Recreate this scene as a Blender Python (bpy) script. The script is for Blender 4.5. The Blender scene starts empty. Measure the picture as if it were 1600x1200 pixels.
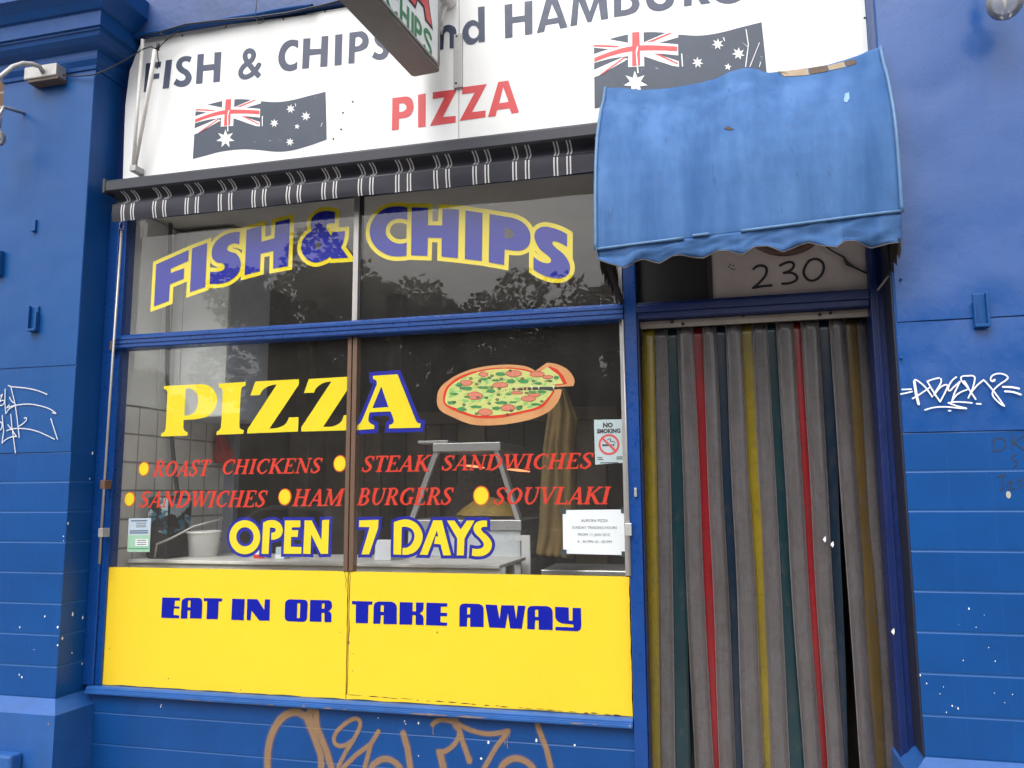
import bpy, bmesh, math, random
from mathutils import Vector, Matrix, noise
from mathutils.geometry import delaunay_2d_cdt
sc = bpy.context.scene
COL = sc.collection
R = math.radians
random.seed(7)

# ---------------------------------------------------------------- camera, world, sun, exposure
CAM = Vector((0, -3.6, 1.5))
F = 1282.9
YAW, PIT, ROL = R(14.461), R(7.613), R(-0.381)
_f = Vector((-math.sin(YAW) * math.cos(PIT), math.cos(YAW) * math.cos(PIT), math.sin(PIT)))
_r = Vector((math.cos(YAW), math.sin(YAW), 0))
_u = _r.cross(_f)
CR = _r * math.cos(ROL) + _u * math.sin(ROL)
CU = -_r * math.sin(ROL) + _u * math.cos(ROL)
cd = bpy.data.cameras.new('camera')
cd.sensor_width = 36.0
cd.lens = F / 1600 * 36
cd.clip_start, cd.clip_end = 0.05, 800
co = bpy.data.objects.new('camera', cd)
COL.objects.link(co)
co.matrix_world = Matrix(((CR.x, CU.x, -_f.x, CAM.x), (CR.y, CU.y, -_f.y, CAM.y), (CR.z, CU.z, -_f.z, CAM.z), (0, 0, 0, 1)))
sc.camera = co

SUN_EL, SUN_AZ = R(54), R(196)     # azimuth: measured from +Y, sun stands in front of the shop
w = bpy.data.worlds.new('World')
sc.world = w
w.use_nodes = True
nt = w.node_tree
nt.nodes.clear()
sky = nt.nodes.new('ShaderNodeTexSky')
sky.sky_type = 'NISHITA'
sky.sun_disc = False
sky.sun_elevation = SUN_EL
sky.sun_rotation = SUN_AZ
sky.air_density, sky.dust_density, sky.ozone_density = 1.0, 4.0, 1.0
hs = nt.nodes.new('ShaderNodeHueSaturation')
hs.inputs['Saturation'].default_value = 0.12
bg = nt.nodes.new('ShaderNodeBackground')
bg.inputs['Strength'].default_value = 0.15
ow = nt.nodes.new('ShaderNodeOutputWorld')
nt.links.new(sky.outputs[0], hs.inputs['Color'])
nt.links.new(hs.outputs[0], bg.inputs['Color'])
nt.links.new(bg.outputs[0], ow.inputs['Surface'])
sl = bpy.data.lights.new('sun', 'SUN')
sl.energy, sl.angle, sl.color = 0.5, R(40), (1, 0.97, 0.93)
so = bpy.data.objects.new('sun', sl)
COL.objects.link(so)
sd = Vector((math.sin(SUN_AZ) * math.cos(SUN_EL), math.cos(SUN_AZ) * math.cos(SUN_EL), math.sin(SUN_EL)))
so.rotation_euler = sd.to_track_quat('Z', 'Y').to_euler()
so.location = (0, -10, 20)
sc.view_settings.view_transform = 'Standard'
sc.view_settings.look = 'None'
sc.view_settings.gamma = 1
sc.view_settings.exposure = 1.17

# ---------------------------------------------------------------- measuring helpers
def ray(px, py):
    return CR * ((px - 800) / F) - CU * ((py - 600) / F) + _f
def at(px, py, Y=0.0):
    d = ray(px, py)
    p = CAM + d * ((Y - CAM.y) / d.y)
    return (p.x, p.z)
def atx(px, py, X):
    d = ray(px, py)
    p = CAM + d * ((X - CAM.x) / d.x)
    return (p.y, p.z)
def zoomf(ox, oy, s, Y):
    return lambda p: at(ox + p[0] * s, oy + p[1] * s, Y)

# ---------------------------------------------------------------- materials
def lin(r, g, b, k=0.78):
    f = lambda v: ((v / 255) / 12.92 if v / 255 < 0.04045 else ((v / 255 + 0.055) / 1.055) ** 2.4)
    return (f(r) * k, f(g) * k, f(b) * k)
MATS = {}
class N:
    def __init__(s, name):
        s.m = bpy.data.materials.new(name)
        s.m.use_nodes = True
        s.t = s.m.node_tree
        s.t.nodes.clear()
        s.out = s.t.nodes.new('ShaderNodeOutputMaterial')
    def n(s, kind, **kw):
        x = s.t.nodes.new('ShaderNode' + kind)
        for k, v in kw.items():
            if k.startswith('i_'):
                x.inputs[k[2:].replace('_', ' ')].default_value = v
            else:
                setattr(x, k, v)
        return x
    def l(s, a, b):
        s.t.links.new(a, b)
    def math(s, op, a, b=None, c=None):
        x = s.n('Math', operation=op)
        for i, v in enumerate((a, b, c)):
            if v is None: continue
            if isinstance(v, (int, float)): x.inputs[i].default_value = v
            else: s.l(v, x.inputs[i])
        return x.outputs[0]
    def mix(s, fac, a, b, blend='MIX'):
        x = s.n('Mix', data_type='RGBA', blend_type=blend)
        for i, v in ((0, fac), (6, a), (7, b)):
            if isinstance(v, (int, float)): x.inputs[i].default_value = v
            elif isinstance(v, tuple): x.inputs[i].default_value = v if len(v) == 4 else v + (1,)
            else: s.l(v, x.inputs[i])
        return x.outputs[2]
    def ramp(s, v, a, b):
        x = s.n('MapRange', clamp=True)
        s.l(v, x.inputs[0])
        x.inputs[1].default_value, x.inputs[2].default_value = a, b
        return x.outputs[0]
    def noise(s, scale, detail=4, rough=0.6, stretch=None, seed=0.0):
        tc = s.n('TexCoord')
        mp = s.n('Mapping')
        s.l(tc.outputs['Object'], mp.inputs[0])
        if stretch: mp.inputs['Scale'].default_value = stretch
        mp.inputs['Location'].default_value = (seed, seed * 0.7, seed * 1.3)
        x = s.n('TexNoise', i_Scale=scale, i_Detail=detail, i_Roughness=rough)
        s.l(mp.outputs[0], x.inputs['Vector'])
        return x.outputs['Fac']
def mat(name, col, rough=0.5, var=0.12, scale=6.0, bump=0.0, bscale=40.0, metal=0.0, spec=0.5, spots=None, stretch=None, second=None, streak=0.0):
    """painted / plain surface: two slow noises vary the colour, optional wear spots, optional bump"""
    if name in MATS: return MATS[name]
    g = N(name)
    b = g.n('BsdfPrincipled', i_Metallic=metal)
    b.inputs['Specular IOR Level'].default_value = spec
    c = tuple(col)
    dark = second or tuple(v * (1 - var * 2) for v in c)
    n1 = g.ramp(g.noise(scale, 5, 0.62, stretch), 0.3, 0.7)
    colr = g.mix(n1, c, dark) if (var or second) else None
    n2 = g.ramp(g.noise(scale * 9, 3, 0.6, None, 3.1), 0.25, 0.75)
    if colr is not None:
        colr = g.mix(g.math('MULTIPLY', n2, var * 0.8), colr, tuple(min(1, v * 1.25 + 0.004) for v in c))
        if streak:
            k = g.ramp(g.noise(16, 5, .7, (1.5, 1.5, .12), 4.4), .5, .78)
            colr = g.mix(g.math('MULTIPLY', k, streak * .5), colr, tuple(v * .62 for v in c))
            k = g.ramp(g.noise(3.2, 6, .75, (1, 1, .8), 7.7), .56, .64)
            colr = g.mix(g.math('MULTIPLY', k, streak * .35), colr, tuple(min(1, v * 1.25 + .006) for v in c))
        if spots:
            sp = g.ramp(g.noise(spots[1], 6, 0.7, None, 9.3), spots[2], spots[2] + 0.03)
            colr = g.mix(sp, colr, tuple(spots[0]))
        g.l(colr, b.inputs['Base Color'])
    else:
        b.inputs['Base Color'].default_value = c + (1,)
    r = g.math('MULTIPLY_ADD', n2, 0.18, rough - 0.09)
    g.l(r, b.inputs['Roughness'])
    if bump:
        bp = g.n('Bump', i_Strength=bump, i_Distance=0.01)
        g.l(g.noise(bscale, 4, 0.6, None, 5.0), bp.inputs['Height'])
        g.l(bp.outputs[0], b.inputs['Normal'])
    g.l(b.outputs[0], g.out.inputs[0])
    MATS[name] = g.m
    return g.m

BLUE = lin(14, 94, 178, 0.54)
def tile_mat(name, col, size, oz, ox, joint, jointw=0.012, rough=0.42, axis='X', bump=0.5, vfac=0.13):
    """square stack-bond tiles: joints by distance to the grid, in metres; also pressed in by bump"""
    if name in MATS: return MATS[name]
    g = N(name)
    b = g.n('BsdfPrincipled')
    tc = g.n('TexCoord')
    ge = g.n('NewGeometry')
    sep = g.n('SeparateXYZ')
    g.l(ge.outputs['Position'], sep.inputs[0])
    def line(o, off, wid):
        f = g.math('FRACT', g.math('DIVIDE', g.math('SUBTRACT', o, off), size))
        d = g.math('ABSOLUTE', g.math('SUBTRACT', f, 0.5))
        return g.ramp(d, 0.5 - wid, 0.5 - wid * 0.35)
    hz = line(sep.outputs['Z'], oz, jointw / size)
    vt = line(sep.outputs[axis], ox, jointw * 0.8 / size)
    vt2 = g.math('MULTIPLY', vt, vfac)
    j = g.math('MAXIMUM', hz, vt2)
    n1 = g.ramp(g.noise(5, 5), 0.3, 0.7)
    c = g.mix(n1, col, tuple(v * 0.82 for v in col))
    wn = g.n('TexWhiteNoise', noise_dimensions='2D')
    cb = g.n('CombineXYZ')
    g.l(g.math('FLOOR', g.math('DIVIDE', g.math('SUBTRACT', sep.outputs[axis], ox), size)), cb.inputs[0])
    g.l(g.math('FLOOR', g.math('DIVIDE', g.math('SUBTRACT', sep.outputs['Z'], oz), size)), cb.inputs[1])
    g.l(cb.outputs[0], wn.inputs['Vector'])
    c = g.mix(g.math('MULTIPLY', wn.outputs['Value'], 0.16), c, tuple(v * 0.55 for v in col))
    dr = g.ramp(g.noise(18, 6, 0.7, (1, 1, 0.3), 3.3), 0.55, 0.75)
    c = g.mix(g.math('MULTIPLY', dr, 0.22), c, tuple(v * 0.5 for v in col))
    n2 = g.ramp(g.noise(60, 3, 0.6, None, 2.0), 0.2, 0.8)
    c = g.mix(g.math('MULTIPLY', n2, 0.14), c, tuple(min(1, v * 1.3) for v in col))
    c = g.mix(g.math('MULTIPLY', j, 0.75 if vfac > .5 else 0.42), c, joint)
    g.l(c, b.inputs['Base Color'])
    b.inputs['Roughness'].default_value = rough
    b.inputs['Specular IOR Level'].default_value = .35
    bp = g.n('Bump', i_Strength=bump, i_Distance=0.004, invert=True)
    g.l(g.math('ADD', j, g.math('MULTIPLY', g.noise(90, 3), 0.12)), bp.inputs['Height'])
    g.l(bp.outputs[0], b.inputs['Normal'])
    g.l(b.outputs[0], g.out.inputs[0])
    MATS[name] = g.m
    return g.m
def alpha_mat(name, col, alpha, rough=0.5, speck=0.0, scale=300):
    if name in MATS: return MATS[name]
    g = N(name)
    b = g.n('BsdfPrincipled', i_Roughness=rough)
    b.inputs['Base Color'].default_value = tuple(col) + (1,)
    t = g.n('BsdfTransparent')
    mx = g.n('MixShader')
    if speck:
        f = g.ramp(g.noise(scale, 3, 0.7), 0.5 - speck, 0.5 + speck)
        g.l(g.math('MULTIPLY', f, alpha), mx.inputs[0])
    else:
        mx.inputs[0].default_value = alpha
    g.l(t.outputs[0], mx.inputs[1])
    g.l(b.outputs[0], mx.inputs[2])
    g.l(mx.outputs[0], g.out.inputs[0])
    MATS[name] = g.m
    return g.m
def glass_mat():
    g = N('window_glass')
    t = g.n('BsdfTransparent')
    t.inputs[0].default_value = (0.97, 0.98, 0.975, 1)
    s = g.n('BsdfGlossy', i_Roughness=0.0)
    s.inputs[0].default_value = (1, 0.98, 0.96, 1)
    lw = g.n('LayerWeight', i_Blend=0.5)
    fr5 = g.math('MULTIPLY_ADD', g.math('POWER', lw.outputs['Facing'], 5.0), 0.95, 0.043)
    # old glass: a very slight waviness
    bp = g.n('Bump', i_Strength=0.008, i_Distance=0.01)
    g.l(g.noise(2.5, 1, 0.4), bp.inputs['Height'])
    g.l(bp.outputs[0], s.inputs['Normal'])
    mx = g.n('MixShader')
    g.l(fr5, mx.inputs[0])
    g.l(t.outputs[0], mx.inputs[1])
    g.l(s.outputs[0], mx.inputs[2])
    # thin film of street dust on the pane
    d = g.n('BsdfDiffuse')
    d.inputs[0].default_value = (0.5, 0.47, 0.44, 1)
    m2 = g.n('MixShader')
    dust = g.ramp(g.noise(7, 6, 0.7, (1, 1, 0.5)), 0.25, 0.85)
    g.l(g.math('MULTIPLY_ADD', dust, 0.035, 0.022), m2.inputs[0])
    g.l(mx.outputs[0], m2.inputs[1])
    g.l(d.outputs[0], m2.inputs[2])
    g.l(m2.outputs[0], g.out.inputs[0])
    return g.m

# ---------------------------------------------------------------- mesh builder
class MB:
    def __init__(s):
        s.v, s.f, s.sm = [], [], []
    def face(s, pts, smooth=False):
        b = len(s.v)
        s.v += [tuple(p) for p in pts]
        s.f.append(tuple(range(b, b + len(pts))))
        s.sm.append(smooth)
    def raw(s, vs, fs, smooth=False):
        b = len(s.v)
        s.v += [tuple(p) for p in vs]
        s.f += [tuple(i + b for i in f) for f in fs]
        s.sm += [smooth] * len(fs)
    def box(s, x0, x1, y0, y1, z0, z1, bev=0.0):
        bm = bmesh.new()
        bmesh.ops.create_cube(bm, size=1)
        for v in bm.verts:
            v.co = Vector((x0 + (x1 - x0) * (v.co.x + .5), y0 + (y1 - y0) * (v.co.y + .5), z0 + (z1 - z0) * (v.co.z + .5)))
        if bev:
            bmesh.ops.bevel(bm, geom=bm.edges[:], offset=bev, segments=2, affect='EDGES', profile=0.5)
        bm.verts.index_update()
        s.raw([v.co[:] for v in bm.verts], [[v.index for v in f.verts] for f in bm.faces])
        bm.free()
        return s
    def sweep_x(s, prof, x0, x1, closed=True, smooth=False):
        """profile of (y,z) pushed along X with caps"""
        n = len(prof)
        vs = [(x0, y, z) for y, z in prof] + [(x1, y, z) for y, z in prof]
        fs = [(i, (i + 1) % n, n + (i + 1) % n, n + i) for i in range(n if closed else n - 1)]
        if closed:
            fs += [tuple(reversed(range(n))), tuple(range(n, 2 * n))]
        s.raw(vs, fs, smooth)
        return s
    def tube(s, path, r, seg=10, smooth=True, cap=True):
        path = [Vector(p) for p in path]
        rs = r if isinstance(r, (list, tuple)) else [r] * len(path)
        rings, up = [], Vector((0.13, 0.21, 0.97)).normalized()
        for i, p in enumerate(path):
            a = path[max(i - 1, 0)]; b = path[min(i + 1, len(path) - 1)]
            t = (b - a).normalized()
            x = t.cross(up)
            if x.length < 1e-3: x = t.cross(Vector((1, 0, 0)))
            x.normalize(); y = x.cross(t)
            rings.append([p + (x * math.cos(2 * math.pi * k / seg) + y * math.sin(2 * math.pi * k / seg)) * rs[i] for k in range(seg)])
        b0 = len(s.v)
        for g in rings: s.v += [q[:] for q in g]
        for i in range(len(rings) - 1):
            for k in range(seg):
                s.f.append((b0 + i * seg + k, b0 + i * seg + (k + 1) % seg, b0 + (i + 1) * seg + (k + 1) % seg, b0 + (i + 1) * seg + k)); s.sm.append(smooth)
        if cap:
            s.f.append(tuple(b0 + k for k in reversed(range(seg)))); s.sm.append(False)
            s.f.append(tuple(b0 + (len(rings) - 1) * seg + k for k in range(seg))); s.sm.append(False)
        return s
    def grid(s, P, smooth=True):
        """P[i][j] -> point"""
        n, m = len(P), len(P[0])
        s.raw([p for row in P for p in row], [(i * m + j, i * m + j + 1, (i + 1) * m + j + 1, (i + 1) * m + j) for i in range(n - 1) for j in range(m - 1)], smooth)
        return s
    def lathe(s, prof, c, axis='Z', seg=20, smooth=True):
        """prof: (r, h)"""
        P = []
        for r, h in prof:
            row = []
            for k in range(seg + 1):
                a = 2 * math.pi * k / seg
                q = (r * math.cos(a), r * math.sin(a), h)
                if axis == 'Y': q = (q[0], q[2], q[1])
                if axis == 'X': q = (q[2], q[0], q[1])
                row.append((c[0] + q[0], c[1] + q[1], c[2] + q[2]))
            P.append(row)
        return s.grid(P, smooth)
    def prism(s, pts, y0, y1):
        """outline in (x,z) given thickness along Y"""
        n = len(pts)
        vs = [(x, y0, z) for x, z in pts] + [(x, y1, z) for x, z in pts]
        fs = [(i, (i + 1) % n, n + (i + 1) % n, n + i) for i in range(n)] + [tuple(range(n)), tuple(reversed(range(n, 2 * n)))]
        s.raw(vs, fs)
        return s

WL = {}
def obj(name, mb, m, parent=None, fix=True):
    off = Vector(WL[parent.name]) if parent else None
    vs = mb.v
    if parent is None:
        xs = [p[0] for p in vs]; ys = [p[1] for p in vs]; zs = [p[2] for p in vs]
        off = Vector(((min(xs) + max(xs)) / 2, (min(ys) + max(ys)) / 2, min(zs)))
    me = bpy.data.meshes.new(name)
    me.from_pydata([(p[0] - off.x, p[1] - off.y, p[2] - off.z) for p in vs], [], mb.f)
    me.polygons.foreach_set('use_smooth', mb.sm)
    if fix:
        bm = bmesh.new(); bm.from_mesh(me)
        bmesh.ops.remove_doubles(bm, verts=bm.verts, dist=1e-6)
        bmesh.ops.recalc_face_normals(bm, faces=bm.faces)
        bm.to_mesh(me); bm.free()
    me.update()
    me.materials.append(m)
    o = bpy.data.objects.new(name, me)
    COL.objects.link(o)
    if parent: o.parent = parent
    else: o.location = off
    WL[o.name] = tuple(off)
    return o
def thing(name, label, cat, loc, group=None):
    o = bpy.data.objects.new(name, None)
    o.empty_display_size = 0.1
    COL.objects.link(o)
    o.location = loc
    WL[o.name] = tuple(loc)
    return tag(o, label, cat, group)
def tag(o, label, cat, group=None, kind=None):
    o['label'] = label; o['category'] = cat
    if group: o['group'] = group
    if kind: o['kind'] = kind
    return o
def struct(o):
    o['kind'] = 'structure'
    return o
def plabel(o, label):
    o['label'] = label
    return o

# ---------------------------------------------------------------- flat shapes (lettering, paint, graphics)
def smooth_path(pts, closed, sub=5):
    """points (x,y) are corners, (x,y,1) are smooth points of a curve"""
    n = len(pts)
    if not any(len(p) > 2 for p in pts): return [(p[0], p[1]) for p in pts]
    out = []
    def P(i):
        i = i % n if closed else min(max(i, 0), n - 1)
        return Vector(pts[i][:2])
    for i in range(n if closed else n - 1):
        a, b = pts[i], pts[(i + 1) % n]
        A, B = P(i), P(i + 1)
        out.append((A.x, A.y))
        if len(a) == 2 and len(b) == 2: continue
        L = (B - A).length
        def tan(k, q, other):
            if len(pts[k % n]) == 2: return other
            d = P(k + 1) - P(k - 1)
            return d.normalized() * L if d.length > 1e-9 else other
        tB0 = tan(i + 1, b, None); tA0 = tan(i, a, None)
        tA = tA0 if tA0 is not None else ((B - A) * 1.6 - (tB0 if tB0 is not None else (B - A)) * 0.6)
        tB = tB0 if tB0 is not None else ((B - A) * 1.6 - tA * 0.6)
        for k in range(1, sub):
            t = k / sub
            h = (2 * t**3 - 3 * t**2 + 1) * A + (t**3 - 2 * t**2 + t) * tA + (-2 * t**3 + 3 * t**2) * B + (t**3 - t**2) * tB
            out.append((h.x, h.y))
    if not closed: out.append(tuple(P(n - 1)))
    return out
def area(p):
    return sum(p[i][0] * p[(i + 1) % len(p)][1] - p[(i + 1) % len(p)][0] * p[i][1] for i in range(len(p))) / 2
def ccw(p):
    return p if area(p) > 0 else p[::-1]
def union(polys, holes=()):
    """triangles covering the union of polys less the holes"""
    vs, fs = [], []
    for p in list(polys) + list(holes):
        q = []
        for x in ccw([tuple(v) for v in p]):
            if not q or (abs(q[-1][0] - x[0]) + abs(q[-1][1] - x[1])) > 2e-5: q.append(x)
        if len(q) > 1 and (abs(q[-1][0] - q[0][0]) + abs(q[-1][1] - q[0][1])) < 2e-5: q.pop()
        if len(q) < 3: q = [(0, 0), (1e-4, 0), (0, 1e-4)]
        b = len(vs); vs += [Vector(x) for x in q]; fs.append(list(range(b, b + len(q))))
    np_ = len(polys)
    rv, re, rf, ov, oe, of = delaunay_2d_cdt(vs, [], fs, 1, 1e-6)
    keep = [f for f, o in zip(rf, of) if any(i < np_ for i in o) and not any(i >= np_ for i in o)]
    return [tuple(v) for v in rv], keep
def buffer(polys, d):
    """pieces that widen closed outlines by d, mitred corners"""
    out = [list(p) for p in polys]
    for p in polys:
        p = ccw([tuple(v) for v in p])
        n = len(p)
        P = [Vector(v) for v in p]
        nr = []
        for i in range(n):
            t = P[(i + 1) % n] - P[i]
            nr.append(Vector((t.y, -t.x)).normalized() if t.length > 1e-7 else None)
        for i in range(n):
            if nr[i] is None: continue
            A, B = P[i], P[(i + 1) % n]
            out.append([A, B, B + nr[i] * d, A + nr[i] * d])
            k = (i + 1) % n
            if nr[k] is not None and nr[i].cross(nr[k]) > 0.02:
                m = nr[i] + nr[k]
                if m.length > 0.45:
                    out.append([B, B + nr[i] * d, B + m * (2 * d / m.length_squared), B + nr[k] * d])
                else:
                    out.append([B, B + nr[i] * d, B + nr[k] * d])
    return out
def disc(c, r, n=14, ry=None):
    ry = ry or r
    return [(c[0] + r * math.cos(2 * math.pi * k / n), c[1] + ry * math.sin(2 * math.pi * k / n)) for k in range(n)]
def stroke(pts, w, round_=True):
    """pieces of a pen stroke along pts, each (x,y) or (x,y,width)"""
    out = []
    P = [Vector(p[:2]) for p in pts]
    W = [(p[2] if len(p) > 2 else w) / 2 for p in pts]
    for i in range(len(P) - 1):
        t = P[i + 1] - P[i]
        if t.length < 1e-6: continue
        nn = Vector((t.y, -t.x)).normalized()
        out.append([P[i] + nn * W[i], P[i + 1] + nn * W[i + 1], P[i + 1] - nn * W[i + 1], P[i] - nn * W[i]])
    for i in range(len(P)):
        if round_ or 0 < i < len(P) - 1:
            out.append(disc(P[i], W[i], 8))
    return out
def flat(name, polys, m, parent, Y, holes=(), plane=None):
    """a flat shape lying on the plane y=Y, given in (x,z) metres"""
    v, f = union(polys, holes)
    mb = MB()
    if plane: mb.raw([plane(p) for p in v], f)
    else: mb.raw([(p[0], Y, p[1]) for p in v], [tuple(reversed(q)) for q in f])
    return obj(name, mb, m, parent, fix=False)
def trace(z, pts, closed=True, sub=5):
    return [z(p) for p in smooth_path(pts, closed, sub)]
def words(s, h, cx, z, Y, m, parent, name='lettering', bold=0.0, align='CENTER', wid=None):
    """small plain print"""
    c = bpy.data.curves.new('print', 'FONT')
    c.body = s; c.size = 1; c.align_x = align; c.offset = bold; c.resolution_u = 2
    t = bpy.data.objects.new('print', c); COL.objects.link(t)
    dg = bpy.context.evaluated_depsgraph_get()
    me = t.evaluated_get(dg).to_mesh()
    vs = [v.co.copy() for v in me.vertices]; fs = [tuple(p.vertices) for p in me.polygons]
    t.evaluated_get(dg).to_mesh_clear()
    bpy.data.objects.remove(t); bpy.data.curves.remove(c)
    x0, x1 = min(v.x for v in vs), max(v.x for v in vs)
    k = h / 0.73
    kx = (wid / (x1 - x0)) if wid else k
    mb = MB()
    mid = (x0 + x1) / 2
    mb.raw([(cx + (v.x - mid) * kx, Y, z + v.y * k) for v in vs], fs)
    return obj(name, mb, m, parent, fix=False)

# ================================================================ MATERIAL SET
M = {}
M['blue'] = mat('blue_wall_paint', BLUE, 0.45, 0.10, 2.2, 0.16, 30, spec=.3, streak=.5)
M['blue_wood'] = mat('blue_gloss_paint', lin(16, 82, 170, 0.56), 0.32, 0.10, 5, 0.08, 60, spots=(lin(120, 110, 110), 9, 0.80))
M['blue_dark'] = mat('blue_door_paint', lin(22, 52, 128, 0.5), 0.38, 0.12, 5, 0.08, 50)
M['blue_sill'] = mat('blue_sill_paint', lin(46, 108, 190, 0.6), 0.36, 0.12, 6, 0.12, 60, spots=(lin(165, 135, 115), 14, 0.66))
M['sheet'] = mat('blue_sheet_cladding', lin(24, 100, 180, 0.54), 0.40, 0.09, 1.6, 0.30, 3.2, spec=.3, streak=.5)
M['sheet_gloss'] = mat('glossy_sheet_cladding', lin(34, 100, 186, 0.56), 0.28, 0.08, 1.3, 0.40, 3.0, spec=.65, streak=.3)
M['blue_tile'] = tile_mat('blue_painted_tiles', lin(12, 92, 174, 0.56), 0.147, 0.545, 0.66, lin(62, 124, 198, 0.52), 0.006, 0.36)
M['white_sign'] = mat('white_sign_enamel', (0.80, 0.80, 0.79), 0.35, 0.03, 1.5, streak=.16, spots=((.45, .38, .30), 30, .78))
M['white_paint'] = mat('dirty_white_paint', (0.74, 0.71, 0.67), 0.5, 0.10, 9)
M['yellow'] = mat('yellow_panel_paint', lin(252, 215, 44, 0.77), 0.42, 0.03, 1.7, streak=.10, spots=(lin(150, 120, 40), 60, 0.79))
M['vinyl_yellow'] = mat('yellow_vinyl', lin(250, 226, 40, 0.8), 0.4, 0.02, 4, spec=.06)
M['vinyl_blue'] = mat('blue_vinyl', lin(28, 38, 170, 0.72), 0.4, 0.03, 4, spec=.06)
M['vinyl_red'] = mat('red_vinyl', lin(232, 62, 42, 0.78), 0.4, 0.03, 4, spec=.06)
M['vinyl_orange'] = mat('orange_vinyl', lin(240, 100, 40, 0.78), 0.4, 0.03, 4, spec=.06)
M['navy'] = mat('faded_navy_vinyl', lin(64, 76, 108, 0.62), 0.45, 0.06, 7)
M['flag_navy'] = mat('scuffed_flag_navy', lin(66, 80, 102, 0.62), 0.45, 0.10, 9, spots=(lin(150, 158, 165), 24, 0.68))
M['sign_red'] = mat('faded_red_vinyl', lin(240, 80, 84, 0.72), 0.45, 0.04, 6)
M['metal'] = mat('grey_galvanised', (0.42, 0.41, 0.40), 0.45, 0.10, 20, metal=0.35)
M['steel'] = mat('stainless_steel', (0.62, 0.62, 0.62), 0.34, 0.05, 14, metal=0.55)
M['alu'] = mat('worn_aluminium', (0.44, 0.42, 0.40), 0.42, 0.16, 25, metal=0.4, stretch=(1, 1, 0.2))
M['bronze'] = mat('bronze_channel', lin(142, 112, 92, 0.62), 0.42, 0.08, 18, metal=0.3)
M['black'] = mat('black_rubber', (0.02, 0.02, 0.02), 0.6, 0.05, 10)
M['dark'] = mat('dark_gap', (0.012, 0.012, 0.014), 0.7, 0.0)
M['cassette'] = mat('charcoal_cassette', lin(66, 68, 80, 0.5), 0.42, 0.07, 6)
M['paper'] = mat('white_paper', (0.74, 0.76, 0.79), 0.7, 0.02, 6)
M['paper_blue'] = mat('bluish_paper', lin(205, 222, 226, 0.72), 0.6, 0.02, 6)
M['ink'] = mat('grey_print', lin(90, 90, 96, 0.7), 0.7, 0.0)
M['black_ink'] = mat('black_print', (0.025, 0.025, 0.03), 0.6, 0.0)
M['green'] = mat('green_vinyl', lin(36, 140, 84, 0.7), 0.45, 0.03, 6)
M['white_mark'] = mat('white_marker', (0.80, 0.80, 0.80), 0.5, 0.05, 30)
M['concrete'] = mat('concrete_paving', (0.30, 0.29, 0.27), 0.85, 0.12, 3, 0.25, 60)
M['asphalt'] = mat('asphalt', (0.05, 0.05, 0.052), 0.9, 0.15, 5, 0.3, 90)

# ================================================================ GROUND
def sheet(name, x0, x1, y0, y1, z, m):
    mb = MB(); mb.face([(x0, y0, z), (x1, y0, z), (x1, y1, z), (x0, y1, z)])
    return struct(obj(name, mb, m, fix=False))
sheet('ground', -150, 150, -150, 60, -0.18, M['asphalt'])
mb = MB(); mb.box(-60, 60, -4.3, 0.0, -0.2, 0.0, 0.01)
struct(obj('pavement', mb, tile_mat('paving_slabs', (0.28, 0.27, 0.255), 0.6, 0.3, 0.1, (0.13, 0.125, 0.12), 0.012, 0.85)))
mb = MB(); mb.box(-60, 60, -4.5, -4.302, -0.2, -0.004, 0.012)
struct(obj('kerb', mb, mat('bluestone_kerb', (0.14, 0.14, 0.145), 0.8, 0.1, 6, 0.2, 50)))
sheet('road', -150, 150, -14.5, -4.5, -0.165, mat('road_asphalt', (0.055, 0.054, 0.053), 0.9, 0.15, 3, 0.3, 80))
mb = MB(); mb.box(-60, 60, -18.0, -14.5, -0.2, -0.02, 0.01)
struct(obj('pavement', mb, M['concrete']))
mb = MB()
for k in range(-10, 11):
    mb.box(k * 5 - 1.2, k * 5 + 1.2, -9.55, -9.43, -0.17, -0.161)
struct(obj('road_marking', mb, M['white_mark']))

# ================================================================ BUILDING: pilasters, walls, fascia
PF = -0.2
def ring_stack(mb, prof, x0, x1, yb):
    """box-shaped mouldings: prof is (projection from the wall face at -0.2, z)"""
    rows = []
    for p, z in prof:
        e = p - 0.2
        rows.append([(x0 - e, yb, z), (x0 - e, -p, z), (x1 + e, -p, z), (x1 + e, yb, z)])
    for a, b in zip(rows, rows[1:]):
        for i in range(3):
            mb.face([a[i], a[i + 1], b[i + 1], b[i]])
    mb.face(rows[-1]); mb.face(list(reversed(rows[0])))
    for i in range(len(rows) - 1):
        mb.face([rows[i][3], rows[i][0], rows[i + 1][0], rows[i + 1][3]])
    return mb
def bent_sheet(mb, x0, x1, z0, z1, y, nx, nz, amp, seed):
    P = []
    for i in range(nz + 1):
        row = []
        for j in range(nx + 1):
            u, v = j / nx, i / nz
            x, z = x0 + (x1 - x0) * u, z0 + (z1 - z0) * v
            e = min(1, 6 * min(u, 1 - u)) * 0.7 + 0.3
            d = amp * e * (noise.noise((x * 1.7 + seed, z * 2.1, seed)) + 0.5 * noise.noise((x * 5 + seed, z * 4.0, 3.0)))
            row.append((x, y - 0.003 - abs(d), z))
        P.append(row)
    mb.grid(P)
    # folded edges back to the wall
    for a, b in ((P[0], 0), (P[-1], 0)):
        for q, r in zip(a, a[1:]): mb.face([q, r, (r[0], y + 0.002, r[2]), (q[0], y + 0.002, q[2])])
    for row, nxt in zip(P, P[1:]):
        for k in (0, -1):
            mb.face([row[k], nxt[k], (nxt[k][0], y + 0.002, nxt[k][2]), (row[k][0], y + 0.002, row[k][2])])
    return mb
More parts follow.
